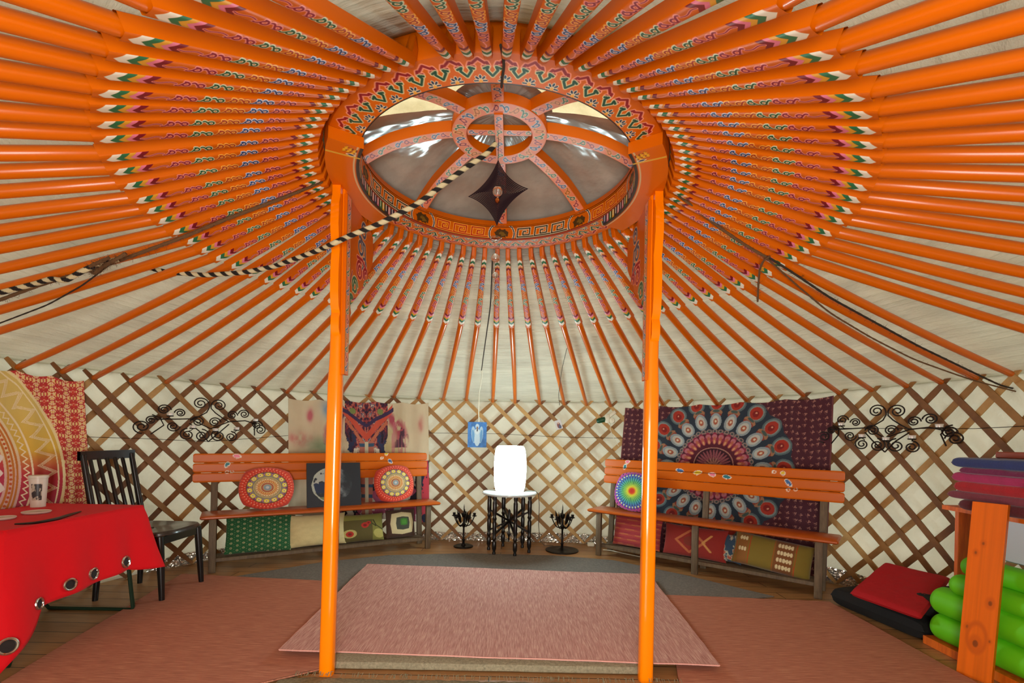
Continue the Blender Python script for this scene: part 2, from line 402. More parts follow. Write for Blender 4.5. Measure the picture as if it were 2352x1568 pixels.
chev = {16: -2.1, 15: -8.0, 14: -13.1, 13: -18, 12: -23.2, 11: -28.3, 10: -33.8, 9: -38.7, 8: -43.4, 7: -48.2, 6: -53.1, 5: -58.3, 4: -62.6, 3: -67.1, 2: -71.3, 1: -75.8, 0: -80.6, -1: -85.0, -2: -89.1, -3: -93.2, -4: -97.3,
        -5: -101.7, -6: -105.4, -7: -108.9, -8: -113.4, -9: -117.5, -10: -121.2, -11: -125.9, -12: -129.3, -13: -133.0, -14: -136.2, -15: -139.9, -16: -143.6, -17: -147.4, -18: -152.3, -19: -156.8, -20: -161.4,
        17: 2.7, 18: 8.0, 19: 13.5, 20: 18.7, 21: 23.8, 22: 28.7, 23: 34.1, 24: 39.6, 25: 45.0, 26: 50.2, 27: 54.9, 28: 60.0, 29: 64.8, 30: 69.9, 31: 74.1, 32: 78.7, 33: 82.6, 34: 86.8, 35: 90.5, 36: 94.4, 37: 98.0,
        38: 101.9, 39: 106.4, 40: 110.0, 41: 113.5, 42: 117.1, 43: 120.8, 44: 124.5, 45: 128.0, 46: 131.4, 47: 134.8, 48: 138.5, 49: 143.0, 50: 146.9, 51: 151.0, 52: 155.2, 53: 160.0, 54: 164.5, 55: 168.6, 56: 172.5, 57: 176.6, 58: 180.6,
        59: 184.7, 60: 189.2}
ORD = 'next second third fourth fifth sixth seventh eighth ninth tenth eleventh twelfth thirteenth fourteenth fifteenth sixteenth seventeenth eighteenth nineteenth twentieth twenty-first twenty-second twenty-third twenty-fourth'.split()
HEADTH = {}
def rafter(k):
    a = math.radians(chev[k])
    if k in heads: fa, fz = px_wall(heads[k][0], heads[k][1] - 8, 0.035)
    else: fa, fz = a, ZT(((a + PI) % (2 * PI)) - PI) + 0.02
    HEADTH[k] = (fa, fz)
    if k == 17: lab = 'painted orange roof pole whose foot stands straight above the white lamp'
    elif k == 58: lab = 'painted orange roof pole reaching the crown at the top centre of the photo'
    elif 0 <= k <= 34:
        n = abs(k - 17); lab = 'painted orange roof pole, %s %s of the one straight above the white lamp' % (ORD[n - 1], 'left' if k < 17 else 'right')
    elif k > 34 and k < 58: lab = 'painted orange roof pole, %s right of the one at the top centre of the photo' % ORD[58 - k - 1]
    else:
        n = (k - 58) if k > 58 else (2 + (k + 20) + 1); lab = 'painted orange roof pole, %s left of the one at the top centre of the photo' % ORD[n - 1]
    d = np.array([math.sin(a), math.cos(a), 0.0])
    tip = d * RT + [0, 0, ZTIP]; ch = d * RCH + [0, 0, ZCH]
    R = float(rho(fa)) - 0.03; foot = np.array([R * math.sin(fa), R * math.cos(fa), fz])
    m = MB()
    q = np.linspace(0, 1, 9)[:, None]; x0 = ch + (tip - ch) / np.linalg.norm(tip - ch) * 0.006
    pts = (1 - q) * x0 + q * foot
    jit = (RNG.rand() - 0.5) * 0.012; side = np.cross(d, [0, 0, 1]); pts = pts + np.sin(q * PI) * side * jit
    mid = math.sin
    pts[:, 2] += -0.010 * np.sin(q[:, 0] * PI)
    r = 0.0222 - 0.0045 * q[:, 0]; pts = np.vstack([ch + (tip - ch) / np.linalg.norm(tip - ch) * 0.034, pts]); r = np.r_[0.0165, r]; pts2 = np.vstack([pts, foot + (foot - pts[-2]) / np.linalg.norm(foot - pts[-2]) * 0.03]); r2 = np.r_[r, 0.009]
    m.tube(pts2, r2, 12)
    o = m.build('roof_pole', M_orange); tag(o, lab, 'roof pole', 'orange roof poles around the crown')
    p = bpy.data.objects.new('painted_end', ME_PE); C.objects.link(p); p.parent = o
    xa = Vector(ch - tip).normalized(); ya = Vector((0, 0, 1)).cross(xa).normalized(); za = xa.cross(ya)
    p.matrix_basis = Matrix.Translation(Vector(tip)) @ Matrix((xa, ya, za)).transposed().to_4x4()
for k in sorted(chev): rafter(k)

# ------------------------------------------------------------------ lattice walls
def add_folds(m, zscale, k, d):
    nt = m.node_tree; b = nt.nodes['Principled BSDF']; old = b.inputs['Normal'].links[0].from_socket
    tc = nt.nodes.new('ShaderNodeTexCoord'); mp = nt.nodes.new('ShaderNodeMapping'); mp.inputs['Scale'].default_value = (0.7, 0.7, zscale)
    w = nt.nodes.new('ShaderNodeTexWave'); w.bands_direction = 'Z'; w.inputs['Scale'].default_value = 1.0; w.inputs['Distortion'].default_value = 14; w.inputs['Detail'].default_value = 3; w.inputs['Detail Scale'].default_value = 0.8
    r = nt.nodes.new('ShaderNodeMath'); r.operation = 'POWER'; r.inputs[1].default_value = 5.0
    n2 = nt.nodes.new('ShaderNodeTexNoise'); n2.inputs['Scale'].default_value = 2.2; mm = nt.nodes.new('ShaderNodeMath'); mm.operation = 'MULTIPLY'
    bp = nt.nodes.new('ShaderNodeBump'); bp.inputs['Strength'].default_value = k; bp.inputs['Distance'].default_value = d
    L = nt.links.new; L(tc.outputs['Object'], mp.inputs[0]); L(mp.outputs[0], w.inputs[0]); L(tc.outputs['Object'], n2.inputs[0]); L(w.outputs['Fac'], r.inputs[0]); L(r.outputs[0], mm.inputs[0]); L(n2.outputs['Fac'], mm.inputs[1])
    L(mm.outputs[0], bp.inputs['Height']); L(old, bp.inputs['Normal']); L(bp.outputs[0], b.inputs['Normal'])
    for n in nt.nodes:
        if n.type == 'BSDF_TRANSLUCENT': L(bp.outputs[0], n.inputs['Normal'])
add_folds(M_roof, 16.0, 0.55, 0.014)
def lath_strip(m, s0, z0, s1, z1, off, w=0.040, t=0.011):
    n = 14; q = np.linspace(0, 1, n); S = s0 + (s1 - s0) * q; Z = z0 + (z1 - z0) * q
    L = math.hypot(s1 - s0, z1 - z0); ns, nz = -(z1 - z0) / L, (s1 - s0) / L
    rings = []
    for a, b in ((-1, 0), (1, 0), (1, 1), (-1, 1)):
        ww = w / 2 * np.where((q < 0.01) | (q > 0.99), 0.55, 1.0)
        rings.append(wp(s2th(S + ns * a * ww), np.maximum(Z + nz * a * ww, 0.004), off + b * t))
    G = np.stack(rings, 1); G = np.concatenate([G, G[:, :1]], 1)
    m.grid(G); m.add(G[0, :4], [[0, 1, 2, 3]]); m.add(G[-1, :4], [[3, 2, 1, 0]])
hs = {}
for k, (a, z) in HEADTH.items():
    if 0 <= k <= 34: hs[k] = (float(th2s(a)), z)
ds = 0.235
for k in range(-1, -9, -1): hs[k] = (hs[k + 1][0] - ds, hs[k + 1][1])
for k in range(35, 44): hs[k] = (hs[k - 1][0] + ds, 1.5)
secs = [thing('lattice_wall', 'crossed brown wood lattice wall to the left, behind the chair', 'lattice wall', (-2.7, 1.5, 0)),
        thing('lattice_wall', 'crossed brown wood lattice wall at the back, behind the white lamp', 'lattice wall', (0, 2.6, 0)),
        thing('lattice_wall', 'crossed brown wood lattice wall to the right, behind the folded mats', 'lattice wall', (2.8, 1.4, 0))]
ks = sorted(hs)
for k in ks:
    sec = secs[0 if k <= 10 else (1 if k <= 23 else 2)]
    for dr_ in (-1, 1):
        s0, z0 = hs[k]; k1 = k + dr_ * 6
        s1 = hs[k1][0] if k1 in hs else s0 + dr_ * 6 * ds
        # the small horns above the crossing
        e = 0.078; f = (s1 - s0) / 6 * 0.0 + dr_ * 1.0
        L = math.hypot(s1 - s0, z0); us, uz = (s1 - s0) / L, -z0 / L
        m = MB(); lath_strip(m, s0 - us * e * 1.1, z0 - 0.012 - uz * e * 1.1, s1, 0.01, 0.0 if dr_ < 0 else 0.013)
        th_mid = s2th((s0 + s1) / 2)
        if abs(th_mid) > math.radians(100): continue
        rr_ = RNG.rand()
        if k <= 12: mi = 0 if rr_ < 0.5 else (1 if rr_ < 0.85 else 2)
        elif k <= 26: mi = 1 if rr_ < 0.5 else (2 if rr_ < 0.8 else 0)
        else: mi = 1 if rr_ < 0.45 else (0 if rr_ < 0.8 else 2)
        m.build('lath', M_lath[mi], sec)

# ------------------------------------------------------------------ crown
RO, RI, ZR = 0.76, 0.632, 2.334
crown = thing('skylight', 'round painted orange roof crown with eight spokes at the centre', 'roof crown', (0, 0, ZR))
# underside
nt_, nr = 2600, 42
T, Rr = np.meshgrid(np.linspace(0, 2 * PI, nt_ + 1)[:-1], np.linspace(0, 1, nr), indexing='ij')
NM = 50; ph = (T / (2 * PI) * NM) % 1.0; arc = 2 * PI * 0.70 / NM
X_ = (ph - 0.5) * arc; Y_ = Rr * (RO - RI)          # 0 inner, .128 outer
P = Paint(X_, Y_, ORG); P.aa = 0.0022
hb = arc / 2
def both(f):
    for sx in (-1, 0, 1): f(sx)
green = [np.array([(-hb, 0.058), (-hb * 0.55, 0.044), (0 - hb * 0.35, 0.058), (-hb * 0.45, 0.068)]), ]
def g_line(o): return np.array([(o - hb * 0.62, 0.066), (o - hb * 0.30, 0.072), (o - hb * 0.42, 0.058), (o, 0.034), (o + hb * 0.42, 0.058), (o + hb * 0.30, 0.072), (o + hb * 0.62, 0.066)])
def r_line(o): return np.array([(o - hb * 0.35, 0.074), (o - hb * 0.75, 0.076), (o - hb * 0.62, 0.090), (o - hb * 0.45, 0.088), (o, 0.106), (o + hb * 0.45, 0.088), (o + hb * 0.62, 0.090), (o + hb * 0.75, 0.076), (o + hb * 0.35, 0.074)])
P.strokes([r_line(0), r_line(2 * hb), r_line(-2 * hb)], 0.0050, hexc('8e1c20'), hexc('ef9a7e'), 0.0095)
P.strokes([g_line(hb), g_line(-hb)], 0.0048, hexc('1f4a33'), hexc('d9cf9e'), 0.0085)
for ox in (0.0,):
    for i in range(5):
        a = PI * i / 4; P.ell(ox + 0.016 * math.cos(a), 0.014 + 0.017 * math.sin(a), 0.0110, 0.0066, hexc('d8cfae'), rot=a)
        P.ell(ox + 0.016 * math.cos(a), 0.014 + 0.017 * math.sin(a), 0.0085, 0.0044, hexc('24304c'), rot=a)
    P.disc(ox, 0.012, 0.0075, hexc('e2a23a'))
P.fill(P.V - 0.004, hexc('2b2521'))
Rad = RI + Rr * (RO - RI)
Pg = np.stack([Rad * np.sin(T), Rad * np.cos(T), np.full(T.shape, ZR)], -1)
mb = MB().grid(Pg, P.C, closed_u=True)
# outer face and top
tt = np.linspace(0, 2 * PI, 181)[:-1]
prof = [(RO, ZR), (RO + 0.006, ZR + 0.01), (RO + 0.014, ZR + 0.09), (RO - 0.0, ZR + 0.13), (RI + 0.005, ZR + 0.12), (RI - 0.004, ZR + 0.088)]
G = np.array([[(r * math.sin(t), r * math.cos(t), z) for r, z in prof] for t in tt])
mb.grid(G, ORG, closed_u=True, flip=False)
mb.build('outer_ring', M_paint, crown)
# inner painted face
n_t, n_z = 2880, 26
T, Z = np.meshgrid(np.linspace(0, 2 * PI, n_t + 1)[:-1], np.linspace(0, 1, n_z), indexing='ij')
HH = 0.088; seg = ((T / (2 * PI) * 8 + 0.5) % 1.0) - 0.5; lx = seg * 2 * PI * RI / 8; lz = Z * HH
P = Paint(lx, lz, ORG); half = 2 * PI * RI / 16
alt = (np.floor(T / (2 * PI) * 8 + 0.5).astype(int) % 2 == 0)
right_half = ((T / (2 * PI) * 8) % 2 < 1)
kx = (np.abs(lx) - 0.085) / (half - 0.085); 
def key(ox):
    w = 0.100; a = ox
    return [np.array([(a, 0.018), (a + 0.006, 0.070), (a + w * 0.8, 0.070), (a + w * 0.75, 0.030), (a + w * 0.35, 0.030), (a + w * 0.38, 0.050), (a + w * 0.55, 0.050)]),
            np.array([(a, 0.018), (a + w, 0.018)])]
for sgn in (-1, 1):
    Q = Paint(lx * 0 + (T / (2 * PI) * 8 % 1.0) * 2 * half, lz, 0)
# key panels run from one roundel to the next
full = (T / (2 * PI) * 8 % 1.0) * 2 * half
K = Paint(full, lz, ORG); lines = []
for i in range(3): lines += key(0.094 + i * 0.108)
Dk = np.full(full.shape, 9e9)
for l in lines: Dk = np.minimum(Dk, K.dist(l))
inside = (full > 0.080) & (full < 2 * half - 0.080)
dark = np.where(right_half[..., None], np.array(hexc('2a1f14')), np.array(hexc('b01f12'))); edge = np.where(right_half[..., None], np.array(hexc('d8c9a4')), np.array(hexc('f2a93c')))
a = ((Dk < 0.0072) & inside)[..., None]; b = ((Dk < 0.0036) & inside)[..., None]
col = np.where(b, dark, np.where(a, edge, P.C))
K.C = col
for c0 in (0.0, 2 * half):
    d = np.abs(np.hypot((full - c0) / 1.15, (lz - HH * 0.45) / 1.0) - 0.066)
    K.fill(d - 0.0055, hexc('e8dfc6')); K.fill(d - 0.0028, hexc('20242e'))
    nz = vnoise(full * 60 + 50, lz * 60, 4, 3); blob = np.hypot((full - c0) / 1.3, lz - HH * 0.45) - 0.03 - (nz - 0.5) * 0.035
    K.fill(blob, hexc('4b3416')); K.fill(blob + 0.016 + 0.02 * (vnoise(full * 90, lz * 90, 8) - 0.5), hexc('7a5a1c'))
K.fill(HH * 0.06 - (HH - lz), hexc('241a14') if False else K.C * 0 + np.array(ORG)) if False else None
K.fill((lz - 0.010), hexc('a8442a')); K.fill(np.abs(lz - 0.011) - 0.0012, hexc('33180e')); K.fill(np.abs(lz - 0.080) - 0.0012, hexc('33180e'))
Pg = np.stack([RI * np.sin(T), RI * np.cos(T), ZR + lz], -1)
MB().grid(Pg, K.C, closed_u=True, flip=True).build('inner_frieze', M_paint, crown)

def cloud_strip_color(v, u, L):
    """pale pink ground with curls, v along 0..L, u across -1..1"""
    P = Paint(v, u * 0.02, hexc('e58a63')); P.aa = 0.0018
    cols = [('1d3f66', 'c9d3dc'), ('7d1f2e', 'f0a795'), ('14532f', 'd7dcc0'), ('a3471c', 'f0c070')]
    n = int(L / 0.045)
    for i in range(n):
        c, e = cols[i % 4]; P.strokes(scroll_lines(0.01 + i * 0.045, 0.045, 1 if i % 2 else -1, 1.05), 0.0020, hexc(c), hexc(e), 0.0045)
    return P.C
def spoke_mesh():
    pts = np.array([(RI + 0.03, 2.445), (0.585, 2.492), (0.50, 2.533), (0.38, 2.568), (0.27, 2.588), (0.20, 2.594)])
    q = np.linspace(0, 1, 150); d = np.r_[0, np.cumsum(np.hypot(*np.diff(pts, axis=0).T))]; d /= d[-1]
    pr = np.c_[np.interp(q, d, pts[:, 0]), np.interp(q, d, pts[:, 1])]
    for _ in range(60): pr[1:-1] = (pr[:-2] + pr[2:]) / 2 * 0.5 + pr[1:-1] * 0.5
    nv, nu = 150, 15; u = np.linspace(-1, 1, nu); V, U = np.meshgrid(q * 0.5, u, indexing='ij'); L = 0.5
    col = cloud_strip_color(V, U, L); e = np.abs(U) > 0.86; col[e] = hexc('e0703c')
    w = 0.030 - 0.006 * q; m = MB()
    B = np.stack([np.repeat(pr[:, :1], nu, 1), U * w[:, None], np.repeat(pr[:, 1:] - 0.026, nu, 1)], -1); m.grid(B, col, flip=False)
    prof = [(-1, -0.026), (-1, 0.026), (1, 0.026), (1, -0.026)]
    idx = np.linspace(0, 149, 24).astype(int)
    G = np.array([[(pr[i, 0], a * w[i], pr[i, 1] + b) for a, b in prof] for i in idx]); m.grid(G, ORG, flip=True)
    return m.mesh('spoke', M_paint)
ME_SP = spoke_mesh()
for i in range(8):
    p = bpy.data.objects.new('spoke', ME_SP); C.objects.link(p); p.parent = crown
    p.matrix_basis = Matrix.Translation((0, 0, -ZR)) @ Matrix.Rotation(PI / 2 - i * PI / 4, 4, 'Z')
# hub ring
T, V = np.meshgrid(np.linspace(0, 2 * PI, 721)[:-1], np.linspace(-1, 1, 15), indexing='ij')
col = cloud_strip_color(T * 0.192, V, 2 * PI * 0.192); Rad = 0.190 + V * 0.034; col[np.abs(V) > 0.88] = hexc('e0703c')
m = MB().grid(np.stack([Rad * np.sin(T), Rad * np.cos(T), np.full(T.shape, 2.562)], -1), col, closed_u=True)
tt = np.linspace(0, 2 * PI, 97)[:-1]
G = np.array([[(r * math.sin(t), r * math.cos(t), z) for r, z in ((0.224, 2.562), (0.228, 2.575), (0.224, 2.61), (0.156, 2.61), (0.152, 2.575), (0.156, 2.562))] for t in tt])
m.grid(G, ORG, closed_u=True); m.build('hub_ring', M_paint, crown)
def cross_bar(ang, z):
    V, U = np.meshgrid(np.linspace(0, 0.32, 110), np.linspace(-1, 1, 11), indexing='ij'); col = cloud_strip_color(V, U, 0.32)
    m = MB(); m.grid(np.stack([V - 0.16, U * 0.0195, np.full(V.shape, z - 0.013)], -1), col, flip=True)
    m.box((0, 0, z), (0.32, 0.039, 0.0255), col=ORG)
    o = m.build('cross_bar', M_paint, crown, world=False); o.matrix_basis = Matrix.Translation((0, 0, -ZR)) @ Matrix.Rotation(ang, 4, 'Z'); return o
cross_bar(0, 2.592); cross_bar(PI / 2, 2.568)

# cover over the crown: grey felt, clear plastic panels near the camera
T, Q = np.meshgrid(np.linspace(-PI, PI, 481)[:-1], np.linspace(0, 1, 60), indexing='ij')
Rad = 0.98 * (1 - Q) + 0.001; Zc = np.where(Rad < 0.79, 2.472 + 0.20 * (1 - (Rad / 0.79) ** 2), 2.472 - (Rad - 0.79) * 0.62) + 0.012 * (vnoise(T * 5 + 40, Q * 5, 2) - 0.5)
nz = vnoise(Rad * np.sin(T) * 7 + 20, Rad * np.cos(T) * 7 + 20, 31)
colr = np.array(hexc('aba698')) * (0.82 + 0.30 * nz[..., None])
deg = np.degrees(T)
pan = ((np.abs(deg) > 100) & (np.abs(deg) < 153) & (Rad > 0.24)) | ((deg < -176) | ((deg > 153) & (deg < 176))) & (Rad > 0.3) & (deg > 0)
Pg = np.stack([Rad * np.sin(T), Rad * np.cos(T), Zc], -1)
fm = mat('felt_under_clear_plastic', vcol=True, rough=0.75, coat=0.9, bump=dict(s=5.5, k=0.35, d=0.05, scale3=(1, 1, 2)))
def masked(Pg, col, keepv):
    nu, nv = keepv.shape; I = np.arange(nu * nv).reshape(nu, nv); I = np.vstack([I, I[:1]]); kk = np.vstack([keepv, keepv[:1]])
    q = np.stack([I[:-1, :-1], I[1:, :-1], I[1:, 1:], I[:-1, 1:]], -1)[kk[:-1, :-1] & kk[1:, :-1] & kk[1:, 1:] & kk[:-1, 1:]]
    used = np.unique(q); rem = np.zeros(nu * nv, int); rem[used] = np.arange(len(used))
    return MB().add(Pg.reshape(-1, 3)[used], rem[q], col.reshape(-1, 3)[used])
grow = pan.copy()
for _ in range(1): grow = grow & np.roll(pan, 1, 0) & np.roll(pan, -1, 0); grow[:, 1:] &= pan[:, :-1]; grow[:, :-1] &= pan[:, 1:]
cv = masked(Pg, colr, ~grow).build('crown_cover', fm)
pm = noise_mat('cream_plastic_sheet', (0.66, 0.62, 0.46), (0.80, 0.76, 0.60), 6, rough=0.35, coat=0.8, k=0.6, d=0.06, trans_mix=0.5)
masked(Pg, colr, pan).build('plastic_panel', pm, cv, label='cream see-through plastic panel')
tag(cv, 'grey felt and cream plastic cover stretched over the roof crown', 'roof cover')

# ------------------------------------------------------------------ posts with carved brackets
def bracket_outline(L):
    return np.array([(0.00, 2.31), (0.10 * L, 2.31), (0.28 * L, 2.30), (0.5 * L, 2.285), (0.70 * L, 2.30), (0.86 * L, 2.29), (0.97 * L, 2.25), (1.0 * L, 2.18), (0.97 * L, 2.10), (0.86 * L, 2.05), (0.80 * L, 2.03),
                     (0.78 * L, 1.99), (0.66 * L, 1.97), (0.58 * L, 1.92), (0.40 * L, 1.87), (0.30 * L, 1.83), (0.20 * L, 1.80), (0.17 * L, 1.765), (0.20 * L, 1.74), (0.16 * L, 1.71), (0.08 * L, 1.70), (0.0, 1.66)])
def inside_poly(X, Y, poly):
    c = np.zeros(X.shape, bool); n = len(poly)
    for i in range(n):
        x0, y0 = poly[i]; x1, y1 = poly[(i + 1) % n]
        if y0 == y1: continue
        c ^= ((Y < y0) != (Y < y1)) & (X < (x1 - x0) * (Y - y0) / (y1 - y0) + x0)
    return c
def post(sx, xb, lab):
    x = sx * 0.745; base = Vector((xb, 0.0, 0.0)); t = thing('support_post', lab, 'post', base)
    xs_ = (xb, x)
    def sec(w, n=16, e=3.0): return [(w * np.sign(math.cos(a)) * abs(math.cos(a)) ** (2 / e), w * np.sign(math.sin(a)) * abs(math.sin(a)) ** (2 / e)) for a in np.linspace(0, 2 * PI, n + 1)[:-1]]
    rows = []
    for z, w, dx in ((0.0, 0.0335, 0), (0.02, 0.034, 0), (1.0, 0.033, 0), (1.38, 0.033, 0), (1.44, 0.030, 0), (1.50, 0.028, 0), (2.30, 0.028, 0)):
        xx = xb + (x - xb) * z / 2.3
        rows.append([(xx + a, b, z) for a, b in sec(w)])
    G = np.array(rows); G = np.concatenate([G, G[:, :1]], 1); m = MB().grid(G)
    m.add(G[-1, :-1], [list(range(16))]); m.build('shaft', M_orange_pole, t)
    # painted strip plank on the side towards the middle
    V, U = np.meshgrid(np.linspace(1.42, 2.26, 330), np.linspace(-1, 1, 17), indexing='ij')
    col = cloud_strip_color(V - 1.42, U, 0.84); col[np.abs(U) > 0.80] = hexc('c79a3a'); col[np.abs(U) > 0.92] = hexc('3a2414')
    m = MB(); xi = x - sx * 0.032
    m.grid(np.stack([np.full(V.shape, xi - sx * 0.0085), U * 0.026, V], -1), col, flip=(sx > 0)); m.box((xi, 0, 1.84), (0.016, 0.053, 0.845), col=ORG)
    m.build('painted_strip', M_paint, t)
    # stepped front scroll edge
    prof = [(-0.030, 2.33), (-0.030, 1.62), (-0.036, 1.60), (-0.052, 1.63), (-0.050, 1.68), (-0.040, 1.70), (-0.058, 1.73), (-0.066, 1.80), (-0.066, 1.90), (-0.056, 1.99), (-0.066, 2.02), (-0.078, 2.10), (-0.074, 2.20), (-0.060, 2.24), (-0.060, 2.33)]
    V3 = [(y, z) for y, z in prof]
    m = MB(); n = len(V3)
    w = 0.019; m.add([(x - w, y, z) for y, z in V3] + [(x + w, y, z) for y, z in V3], [list(range(n)), list(range(2 * n - 1, n - 1, -1))] + [[i, (i + 1) % n, n + (i + 1) % n, n + i] for i in range(n)])
    m.build('front_bracket', M_orange_pole, t)
    # far bracket board with painted clouds on the inner face
    L = 0.43; out = bracket_outline(L); th_ = 0.014; xc = x - sx * 0.004
    V3 = out; n = len(V3); m = MB()
    ys = V3[:, 0] + 0.026
    m.add([(xc + sx * th_, a, b) for a, b in zip(ys, V3[:, 1])] + [(xc - sx * th_, a, b) for a, b in zip(ys, V3[:, 1])],
          [list(range(n)), list(range(2 * n - 1, n - 1, -1))] + [[i, (i + 1) % n, n + (i + 1) % n, n + i] for i in range(n)], ORG)
    Yg, Zg = np.meshgrid(np.linspace(0.0, L, 150), np.linspace(1.66, 2.32, 230), indexing='ij')
    P = Paint(Yg, Zg, ORG); P.aa = 0.003
    def curl(cy, cz, r, a0, s=1, turns=1.35):
        a = np.linspace(0, turns * 2 * PI, 22); rr = r * (1 - 0.62 * a / a[-1]); return np.c_[cy + rr * np.cos(a0 + s * a), cz + rr * np.sin(a0 + s * a)]
    P.strokes([curl(0.26, 2.22, 0.045, 0.5), curl(0.21, 2.12, 0.05, 2, -1), np.array([(0.21, 2.16), (0.28, 2.15), (0.29, 2.06)]), curl(0.27, 2.05, 0.04, 4)], 0.0075, hexc('33506e'), hexc('d3c6a4'), 0.0125)
    P.strokes([curl(0.20, 1.99, 0.05, 1.2), curl(0.30, 1.995, 0.042, 3.6, -1), np.array([(0.16, 2.05), (0.24, 2.06), (0.31, 2.03)])], 0.0075, hexc('9c1f2a'), hexc('ee9a86'), 0.0125)
    P.strokes([curl(0.13, 1.89, 0.045, 0.2), curl(0.085, 1.80, 0.032, 2.5, -1), np.array([(0.13, 1.93), (0.10, 1.86)])], 0.007, hexc('2c6a45'), hexc('dad2aa'), 0.012)
    P.strokes([np.array([(0.03, 1.72), (0.06, 1.76), (0.05, 1.86), (0.09, 1.95)])], 0.004, hexc('7c1c25'), hexc('e6a08a'), 0.008)
    ins = inside_poly(Yg, Zg, out * [0.97, 1] + [0.003, 0])
    I = np.arange(Yg.size).reshape(Yg.shape); keep = ins[:-1, :-1] & ins[1:, :-1] & ins[1:, 1:] & ins[:-1, 1:]
    q = np.stack([I[:-1, :-1], I[1:, :-1], I[1:, 1:], I[:-1, 1:]], -1)[keep]
    used = np.unique(q); rem = np.zeros(Yg.size, int); rem[used] = np.arange(len(used))
    PP = np.stack([np.full(Yg.shape, xc - sx * (th_ + 0.0006)), Yg + 0.026, Zg], -1).reshape(-1, 3)[used]
    m.add(PP, rem[q] if sx < 0 else rem[q][:, ::-1], P.C.reshape(-1, 3)[used])
    m.build('carved_bracket', M_paint, t)
    # curved bearer under the ring
    a0, a1 = (math.radians(-122), math.radians(-62)) if sx < 0 else (math.radians(62), math.radians(122))
    nT = 260; T, Rg = np.meshgrid(np.linspace(a0, a1, nT), np.linspace(RI - 0.004, RO + 0.004, 26), indexing='ij'); zb = ZR - 0.048
    near = np.abs(T) / PI * 180; P = Paint((122 - near) / 180 * PI * 0.7, Rg - RI, ORG)
    P.fill(P.V - 0.012, hexc('3a2c1c')); P.fill(np.abs(P.V - 0.016) - 0.0022, hexc('c9b98a'))
    P.fill(np.abs(P.U - 0.085 - 0.0 * P.V) - 0.004, hexc('e8c24a')); P.fill(np.abs(P.U - 0.085) - 0.0012, hexc('a8741c'))
    for j in range(3):
        P.ell(0.045 - j * 0.004, 0.026 + j * 0.017, 0.024, 0.008, hexc('6b1d12'), rot=0.25); P.ell(0.045 - j * 0.004, 0.027 + j * 0.017, 0.021, 0.0062, hexc('e0a41c'), rot=0.25)
    P.ell(0.072, 0.034, 0.008, 0.018, hexc('e8e0c6')); P.ell(0.072, 0.034, 0.0055, 0.0155, hexc('2c3348'))
    m = MB(); m.grid(np.stack([Rg * np.sin(T), Rg * np.cos(T), np.full(T.shape, zb)], -1), P.C, flip=(sx > 0) and False)
    # inner side with coloured tongues
    Ti, Zi = np.meshgrid(np.linspace(a0, a1, 420), np.linspace(0, 1, 12), indexing='ij'); Ci = np.empty(Ti.shape + (3,)); Ci[:] = hexc('3a2c1c')
    cc = [hexc(h) for h in ('3c3f6a', 'c46a86', '3a7a4a', 'd8a42c', '2c3348', 'd08a8e')]
    nb = 26; idx = np.floor((Ti - a0) / (a1 - a0) * nb).astype(int) % 6; fr = ((Ti - a0) / (a1 - a0) * nb) % 1
    mk = (fr > 0.15) & (fr < 0.85) & (Zi > 0.15) & (Zi < 0.95); Ci[mk] = np.array(cc)[idx[mk]]
    mk = (np.abs(fr - 0.5) < 0.10) & (Zi > 0.3); Ci[mk] = hexc('e8e0c6')
    m.grid(np.stack([(RI - 0.004) * np.sin(Ti), (RI - 0.004) * np.cos(Ti), zb + Zi * 0.047], -1), Ci)
    To = np.linspace(a0, a1, 60); R2 = RO + 0.004
    m.grid(np.array([[(R2 * math.sin(a), R2 * math.cos(a), zb), (R2 * math.sin(a), R2 * math.cos(a), zb + 0.047)] for a in To]), ORG)
    for a in (a0, a1):
        m.add([(r * math.sin(a), r * math.cos(a), z) for r, z in ((RI - 0.004, zb), (R2, zb), (R2, zb + 0.047), (RI - 0.004, zb + 0.047))], [[0, 1, 2, 3]], ORG)
    m.build('curved_bearer', M_paint, t)
    return t
pL = atz(752, 1545, 0.0); pR = atz(1482, 1561, 0.0)
post(-1, float(pL[0]), 'glossy orange wooden post holding up the left side of the crown')
post(1, float(pR[0]), 'glossy orange wooden post holding up the right side of the crown')
# dirt mound at the foot of each post is part of the front carpet

# ------------------------------------------------------------------ floor coverings
def carpet(name, poly, z0, t, m, lab, cat, res=40, edge=None, wav=0.0, seed=3):
    """quad carpet from four corners (tl, tr, br, bl), slight ripples"""
    tl, tr, br, bl = [np.array(p[:2], float) for p in poly]
    u = np.linspace(0, 1, res); U, V = np.meshgrid(u, u, indexing='ij')
    XY = (1 - V)[..., None] * ((1 - U)[..., None] * tl + U[..., None] * tr) + V[..., None] * ((1 - U)[..., None] * bl + U[..., None] * br)
    XY = XY + wav * (np.stack([vnoise(V * 6 + 5, U * 2 + 9, seed), vnoise(U * 6 + 7, V * 2 + 3, seed + 5)], -1) - 0.5)
    Z = z0 + t + 0.004 * vnoise(U * 8 + 3, V * 8 + 5, seed) * (wav > 0)
    mb = MB().grid(np.concatenate([XY, Z[..., None]], -1), flip=True)
    # skirts
    for row in (XY[:, 0], XY[:, -1], XY[0, :], XY[-1, :]):
        zz = np.full(len(row), z0 + t)
        mb.grid(np.stack([np.c_[row, zz], np.c_[row, zz * 0 + z0]], 1))
    o = mb.build(name, m); tag(o, lab, cat)
    return o, XY
M_rugpink = noise_mat('pink_woven_rug', (0.63, 0.42, 0.38), (0.90, 0.77, 0.71), 5, scale3=(44, 2.4, 1), rough=0.92, k=0.35, d=0.004, lo=0.28, hi=0.72, c2=(0.78, 0.58, 0.54))
